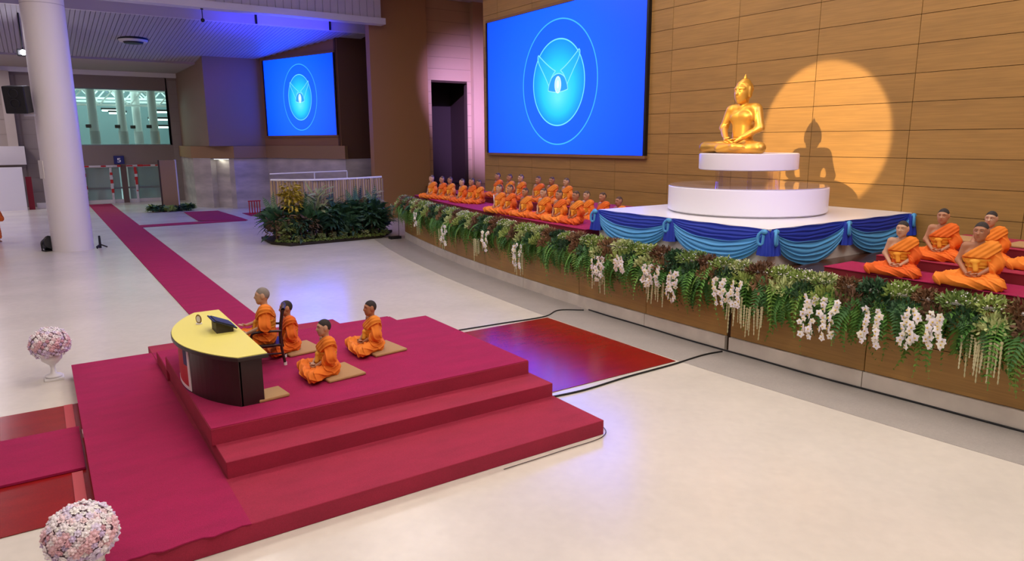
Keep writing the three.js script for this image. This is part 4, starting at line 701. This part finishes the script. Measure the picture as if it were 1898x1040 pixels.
const strandGeo = L => { const p = []; const n = 26; for (let i = 0; i <= n; i++) p.push(new THREE.Vector2(Math.max(.001, (.018 + .008 * Math.sin(i * 2.1)) * (1 - .5 * i / n)), -L * i / n)); return new THREE.LatheGeometry(p, 6); };
const strandV = [strandGeo(.45), strandGeo(.6), strandGeo(.38)];
const zOfPx = (px, h = 1.5) => { let lo = -30, hi = 3; const d = ray(px, 480), k = d.x / d.z; for (let i = 0; i < 50; i++) { const m = (lo + hi) / 2; if (k * m > arcX(m) + 0) lo = m; else hi = m; } return (lo + hi) / 2; };
const arcN = z => Math.atan2((z - AZ), Math.sqrt(AR * AR - (z - AZ) ** 2)); // turn of the stage front
const where = z => z < -24 ? 'by the planted bed end' : z < -14 ? 'below the robed people under the screen' : z < -8 ? 'below the draped platform' : 'below the robed people beside the drapes';
{
  // outward normal of the front points to -x
  const LENF = -.35;
  let i = 0;
  for (let z = ZS + .1; z < -2.2; z += .42, i++) {
    const kind = (i * 7 + 3) % 10 < 3 ? 'brown' : (i % 5 === 2 ? 'dark' : 'lime');
    const t = thing('foliage_clump', { brown: 'clump of bronze brown foliage on the stage edge ' + where(z), dark: 'clump of dark green foliage on the stage edge ' + where(z), lime: 'clump of lime green foliage on the stage edge ' + where(z) }[kind], 'foliage', [arcX(z) + .0, HS + .03, z], rr(0, 6), kind + ' foliage ' + where(z));
    const m = part('leaves', clumpV[i % 3], leafM[kind][i % leafM[kind].length], t); m.userData.kind = 'stuff'; m.scale.setScalar(rr(.85, 1.15));
    if (kind === 'lime') part('blossoms', blossomV, leafM.orchid[i % 3], t).userData.kind = 'stuff';
    const m2 = part('leaves', clumpV[(i + 1) % 3], leafM[kind][(i + 1) % leafM[kind].length], t); m2.userData.kind = 'stuff'; m2.scale.setScalar(rr(.7, .95)); m2.rotation.y = 2; m2.position.set(rr(-.05, .05), -.02, rr(-.05, .05));
    // a second, hanging clump in front
    const k2 = kind === 'lime' ? (i % 2 ? 'dark' : 'lime') : kind; const t2 = thing('foliage_clump', { brown: 'hanging clump of bronze brown foliage ' + where(z), dark: 'hanging clump of dark green foliage ' + where(z), lime: 'hanging clump of lime green foliage ' + where(z) }[k2], 'foliage', [arcX(z) - .2, HS - .2, z + .2], rr(0, 6), 'hanging ' + k2 + ' foliage ' + where(z));
    const m3 = part('leaves', clumpV[(i + 2) % 3], leafM[k2][(i + 2) % leafM[k2].length], t2); m3.userData.kind = 'stuff'; m3.scale.set(1, 1.3, 1);
    // fern hanging over the front
    const f = thing('hanging_fern', 'green fern drooping over the stage front ' + where(z), 'fern', [arcX(z + .2) - .12, HS - .12 + rr(-.08, .05), z + .2], 0, 'ferns ' + where(z));
    const nf = z > -14 ? 15 : 10;
    for (let k = 0; k < nf; k++) { const m = part('frond', frondV[(k + i) % 4], leafM.fern[(k * 3 + i) % 4], f); m.rotation.order = 'YXZ'; m.rotation.y = -Math.PI / 2 + rr(-1.25, 1.25); m.rotation.x = rr(.15, 1.15); m.scale.setScalar(rr(.85, 1.3)); m.position.set(rr(-.1, .05), rr(-.12, .1), rr(-.1, .1)); }
  }
  const orchid = (px, n, len, dy, v, dens = 3) => {
    const z = zOfPx(px), t = thing('orchid_cluster', 'cluster of white orchid blooms hanging ' + where(z), 'orchids', [arcX(z) - .42, HS - .02 + dy, z], 0, 'orchids ' + where(z));
    for (let s = 0; s < dens; s++) { const dz = (s - (dens - 1) / 2) * .17 + rr(-.04, .04), L = len * rr(.8, 1.1), k = Math.round(n / dens); part('stem', tube([[.2, .02, dz * .4], [0, 0, dz * .8], [-.08, -L * .4, dz], [-.05, -L, dz * 1.1]], .006, 10, 5), leafM.fern[0], t);
      for (let i = 0; i < k; i++) { const u = (i + .5) / k, m = part('bloom', orchidGeo, leafM.orchid[(v + i) % 3], t); m.position.set(-.06 - .06 * Math.sin(u * 3) + rr(-.05, .02), -L * u, dz + rr(-.055, .055)); m.rotation.set(rr(-.5, .5), -Math.PI / 2 + rr(-.8, .8), rr(0, 6)); m.scale.setScalar(rr(1.25, 1.75)); part('lip', new THREE.SphereGeometry(.009, 6, 5), leafM.lip, m, [0, 0, .01]); } }
  };
  [[795, 12, .5, -.15], [848, 18, .75, -.3], [925, 18, .55, -.15], [985, 26, .75, -.28], [1140, 24, .55, -.15], [1178, 15, .4, -.05], [1238, 27, .5, -.12], [1280, 18, .6, -.15], [1385, 36, .6, -.1], [1555, 39, .7, -.12], [1660, 20, .62, -.15], [1752, 42, .6, -.05]].forEach((a, i) => orchid(a[0], a[1], a[2], a[3], i, a[1] > 30 ? 4 : a[1] > 20 ? 3 : 2));
  const strands = (px, n0, y0) => { const n = n0 + 3; const z = zOfPx(px), t = thing('amaranthus_tassel', 'bunch of cream hanging amaranthus strands ' + where(z), 'flowers', [arcX(z) - .4, HS + y0, z], 0, 'cream strands ' + where(z)); for (let i = 0; i < n; i++) { const m = part('strand', strandV[i % 3], leafM.cream[i % 2], t, [rr(-.05, .05), rr(-.08, .04), (i - n / 2) * .05 + rr(-.015, .015)]); m.rotation.x = rr(-.06, .06); m.scale.y = rr(.8, 1.25); } part('tie', new THREE.SphereGeometry(.025, 10, 8), leafM.fern[0], t); };
  [[745, 4, -.25], [795, 4, -.5], [838, 5, -.55], [905, 4, -.5], [985, 5, -.55], [1137, 6, -.4], [1240, 8, -.42], [1395, 5, -.45], [1430, 6, -.55], [1855, 5, -.35], [1885, 6, -.35]].forEach(a => strands(...a));
}
/* ------------------------------------------------------------------ planter with bamboo fence */
{
  const ZF = -30.6, xl = 8.55, xr = 13.3; // fence line
  const f = thing('bamboo_fence', 'fence of upright pale bamboo poles above the planted bed', 'fence');
  const cm = [0xb59a78, 0xc4a888, 0xa58a6a].map(c => std(c, .7)); const pg = [cyl(.055, .05, 2.5, 10), cyl(.062, .055, 2.46, 10), cyl(.048, .05, 2.53, 10)];
  const n = 44; for (let i = 0; i < n; i++) { const u = i / (n - 1), x = xl + (xr - xl) * u, z = ZF - .0 - (u < .28 ? (.28 - u) * 4.2 : 0); const m = part('pole', pg[i % 3], cm[(i * 2) % 3], f, [x, 1.27 + rr(-.02, .03), z + rr(-.03, .03)]); m.rotation.z = rr(-.02, .02); }
  part('top_rail', tube([[xl, 2.55, ZF - 1.15], [xl + 1.33, 2.55, ZF], [xl + 3, 2.55, ZF], [xr, 2.58, ZF]], .05, 40, 6), M.white, f);
  part('back_rail', merge([tube([[xl + .2, 2.78, ZF - 2.0], [12.4, 2.82, ZF - 2.0]], .035, 4, 6), cyl(.03, .03, 2.8, 8).translate(10.8, 1.4, ZF - 2.0), cyl(.03, .03, 2.8, 8).translate(12.4, 1.4, ZF - 2.0)]), M.white, f);
  const bed = solo('planting_bed', plate([[7.9, -31.5], [7.8, -29.6], [8.3, -28.55], [10.2, -28.6], [12.4, -28.75], [12.7, -29.1], [13.6, -30.3], [9.2, -31.7]].reverse(), 0, .12, .02), std(0x2c2418, .95), 'dark soil bed with moss edge under the shrubs', 'flower bed');
  const bushLeaf = (l, w, n, R, H, lean = .6) => scatter(() => leafGeo(l * rr(.7, 1.2), w * rr(.8, 1.2), rr(.2, .8)), n, () => { const a = rr(0, 6.283), h = Math.sqrt(rnd()), q = R * (1 - .35 * h) * Math.sqrt(rr(.15, 1)); return [[Math.cos(a) * q, .1 + h * H, Math.sin(a) * q], [Math.cos(a), lean * rr(-.2, 1.4), Math.sin(a)], rr(-.5, .5)]; });
  const kinds = [
    ['broadleaf_shrub', 'dark glossy broadleaf shrub in the planted bed', bushLeaf(.3, .065, 150, .42, .85), [0x2c4a2e, 0x3a5c38, 0x26443a]],
    ['palm_shrub', 'feathery dark green palm in the planted bed', scatter(() => frondGeo(rr(.7, 1.0), rr(.4, .8), .13, 14), 22, () => { const a = rr(0, 6.283); return [[0, rr(.35, .8), 0], [Math.cos(a), rr(.3, 1.6), Math.sin(a)], rr(-.3, .3)]; }), [0x2f5434, 0x406a44, 0x2a4c3c]],
    ['croton_shrub', 'mottled green and cream croton in the planted bed', bushLeaf(.24, .06, 130, .4, .7), [0x6d7a3c, 0x7e8450, 0x5c6a38]],
    ['bronze_shrub', 'bronze leaved shrub in the planted bed', bushLeaf(.22, .045, 130, .38, .75), [0x5e4a32, 0x6c5540, 0x4c4634]],
    ['pale_dracaena', 'pale striped dracaena standing in the planted bed', bushLeaf(.4, .035, 80, .22, 1.35, 1.0), [0x9a9c74, 0x8a9470, 0xaaa684]],
    ['golden_shrub', 'tall yellow leaved shrub in the planted bed', bushLeaf(.2, .045, 240, .38, 1.75), [0xb8a22c, 0xc4ac34]]];
  const mats = kinds.map(k => k[3].map(c => std(c, .6, 0, { side: THREE.DoubleSide })));
  const put = (k, x, z, s, v) => { const K = kinds[k], t = thing(K[0], K[1], 'shrub', [x, .1, z], rr(0, 6), K[0].replace('_', ' ') + 's of the planted bed'); t.scale.setScalar(s); const m = part('leaves', K[2], mats[k][v % mats[k].length], t); m.userData.kind = 'stuff'; part('stem', cyl(.025, .015, .9, 7), leafM.brown[0], t, [0, .4, 0]); };
  let c = 0;
  for (let i = 0; i < 11; i++) { const x = 8.0 + i * .45; put([3, 2, 0, 3, 1, 0, 1, 0, 1, 0, 1][i], x, -28.95 - (i < 2 ? .5 - i * .2 : 0) + rr(-.1, .1), rr(.95, 1.15), c++); put([1, 3, 1, 1, 4, 0, 1, 0, 1, 0, 1][i], x + .1, -29.55 + rr(-.1, .1), rr(1.2, 1.45), c++); put([0, 2, 1, 4, 0, 3, 1, 0, 1, 1, 0][i], x + .25, -30.15, rr(1.15, 1.4), c++); }
  put(5, 8.75, -29.75, 1.25, 0); put(5, 8.95, -29.9, 1.1, 1); put(4, 10.6, -29.7, 1.15, 1); put(4, 12.6, -30.1, 1.25, 2); put(3, 11.5, -30.0, 1.7, 0);
  for (let i = 0; i < 10; i++) put(2, 8.2 + i * .48, -28.65 + (i < 1 ? -.3 : 0), .38, i);
  const moss = scatter(() => leafGeo(rr(.05, .1), .02, .2), 900, () => { const u = rnd(), x = 7.95 + u * 4.6; return [[x, rr(.1, .2), (x < 8.4 ? -29.4 + (x - 7.9) * 1.5 : -28.62 - (x - 8.4) * .02) + rr(-.12, .06)], [rr(-1, 1), rr(.3, 1), rr(-.2, 1)], rr(0, 6)]; });
  const ms = solo('moss_edging', moss, leafM.lime[1], 'yellow green moss edging of the planted bed', 'moss'); ms.userData.kind = 'stuff';
  const bs = thing('black_floor_box', 'small black equipment box between the planted bed and the stage end', 'box', [12.75, 0, -28.15]); part('case', rbox(.5, .12, .3, .02), M.black, bs, [0, .06, 0]); part('pole', cyl(.012, .012, 1.5, 8), M.black, bs, [.2, .8, 0]);
}
/* ------------------------------------------------------------------ lobby objects */
{
  const p = onY(318, 391), t = thing('slab_sign', 'upright wooden slab sign with a pale edge in the lobby', 'sign', [p.x, 0, p.z], .25);
  part('slab', rbox(.95, 3.05, .12, .02), std(0xb08c4c, .6), t, [0, 1.6, 0]); part('edge_frame', rbox(.08, 3.1, .16, .02), M.offwhite, t, [.5, 1.6, 0]); part('edge_frame', rbox(.05, 3.1, .14, .02), M.darkBrown, t, [-.5, 1.6, 0]); part('foot', rbox(1.1, .08, .4, .02), M.darkBrown, t, [0, .04, 0]);
  const lf = scatter(() => leafGeo(rr(.2, .34), .07, rr(.2, .7)), 60, () => { const a = rr(0, 6.283); return [[Math.cos(a) * .12, rr(.05, .3), Math.sin(a) * .12], [Math.cos(a), rr(.1, 1), Math.sin(a)], 0]; });
  for (let i = 0; i < 11; i++) { const a = i / 11 * 6.283, s = thing('low_plant', 'low leafy plant in the ring around the slab sign', 'plant', [p.x + 1.1 * Math.cos(a), 0, p.z + .55 * Math.sin(a)], i, 'plants around the slab sign'); part('leaves', lf, i % 3 ? leafM.dark[i % 3] : leafM.lime[1], s).userData.kind = 'stuff'; part('stem', cyl(.03, .02, .2, 6), leafM.brown[0], s, [0, .1, 0]); }
  const q = onY(473, 397), b = thing('red_barrier', 'small red slatted barrier beside the planted bed', 'barrier', [q.x, 0, q.z]);
  for (let i = 0; i < 5; i++) part('bar', cyl(.03, .03, .75, 8), M.red, b, [-.3 + i * .15, .4, 0]); for (const y of [.04, .78]) part('rail', rbox(.72, .06, .07, .01), M.red, b, [0, y, 0]);
  const l = onY(90, 465), fl = thing('floor_floodlight', 'black floodlight on the floor at the foot of the column', 'floodlight', [l.x + .06, 0, l.z], .4);
  part('housing', xf(cyl(.24, .26, .42, 20), 0, .3, 0, Math.PI / 2 - .25), M.black, fl); part('yoke', tube([[-.28, .04, 0], [-.28, .3, 0], [0, .58, -.05], [.28, .3, 0], [.28, .04, 0]], .025, 20), M.black, fl); part('base', rbox(.5, .05, .35, .015), M.black, fl, [0, .025, 0]); part('lens', xf(cyl(.21, .21, .02, 20), 0, .35, .2, Math.PI / 2 - .25), M.dark, fl);
  const r = onY(180, 460), sp = thing('floor_stand', 'small dark stand with spread feet at the foot of the column', 'stand', [r.x + .12, 0, r.z]); part('post', cyl(.05, .04, .5, 8), M.black, sp, [0, .25, 0]); for (let i = 0; i < 3; i++) part('foot', tube([[0, .15, 0], [.25 * Math.cos(i * 2.1), .02, .25 * Math.sin(i * 2.1)]], .03, 4), M.black, sp);
  const c1 = onY(247, 76, 9.55), d = thing('ceiling_disc', 'round black and white disc fixture on the slatted ceiling', 'ceiling fixture', [c1.x, 9.72 , c1.z]); part('rim', cyl(.75, .75, .12, 40), M.black, d, [0, -.06, 0]); part('ring', cyl(.68, .72, .1, 40), M.offwhite, d, [0, -.17, 0]); part('centre', cyl(.45, .5, .08, 40), M.dark, d, [0, -.26, 0]);
  const cc = onZ(376, 40, -35.4), cam = thing('hanging_camera', 'small black camera hanging under the pale beam lip', 'camera', [cc.x, 10.12, -35.4]); part('rod', cyl(.02, .02, .45, 8), M.black, cam, [0, -.22, 0]); part('body', new THREE.SphereGeometry(.09, 14, 10), M.black, cam, [0, -.5, 0]); part('mount', cyl(.06, .06, .04, 12), M.black, cam, [0, -.02, 0]);
  const w = onZ(43, 98, -40), wl = thing('wall_spotlight', 'small bright lamp beside the top of the column', 'lamp', [w.x, w.y, -40]); part('housing', rbox(.5, .3, .4, .06), M.black, wl); part('lens', xf(cyl(.12, .12, .04, 16), 0, 0, .21, Math.PI / 2), new THREE.MeshStandardMaterial({ color: 0xffffff, emissive: 0xf0f0ff, emissiveIntensity: 4 }), wl); part('rod', cyl(.03, .03, 9.97 - w.y - .12, 8), M.black, wl, [0, (9.97 - w.y) / 2 + .07, 0]);
  const pl = new THREE.PointLight(0xf0f0ff, 6); pl.position.set(w.x, w.y, -39.6); pl.castShadow = true; scene.add(pl);
  LOBBY_FILL.forEach(p => ceilingPanel(p, p[1] > -49 ? 10.12 - (-38.3 - p[1]) * .0865 - .02 : 9.05, COOL, 'added square cool fill panel on the lobby ceiling, out of view', 'added lobby fill panels'));
}
renderer.render(scene, camera);
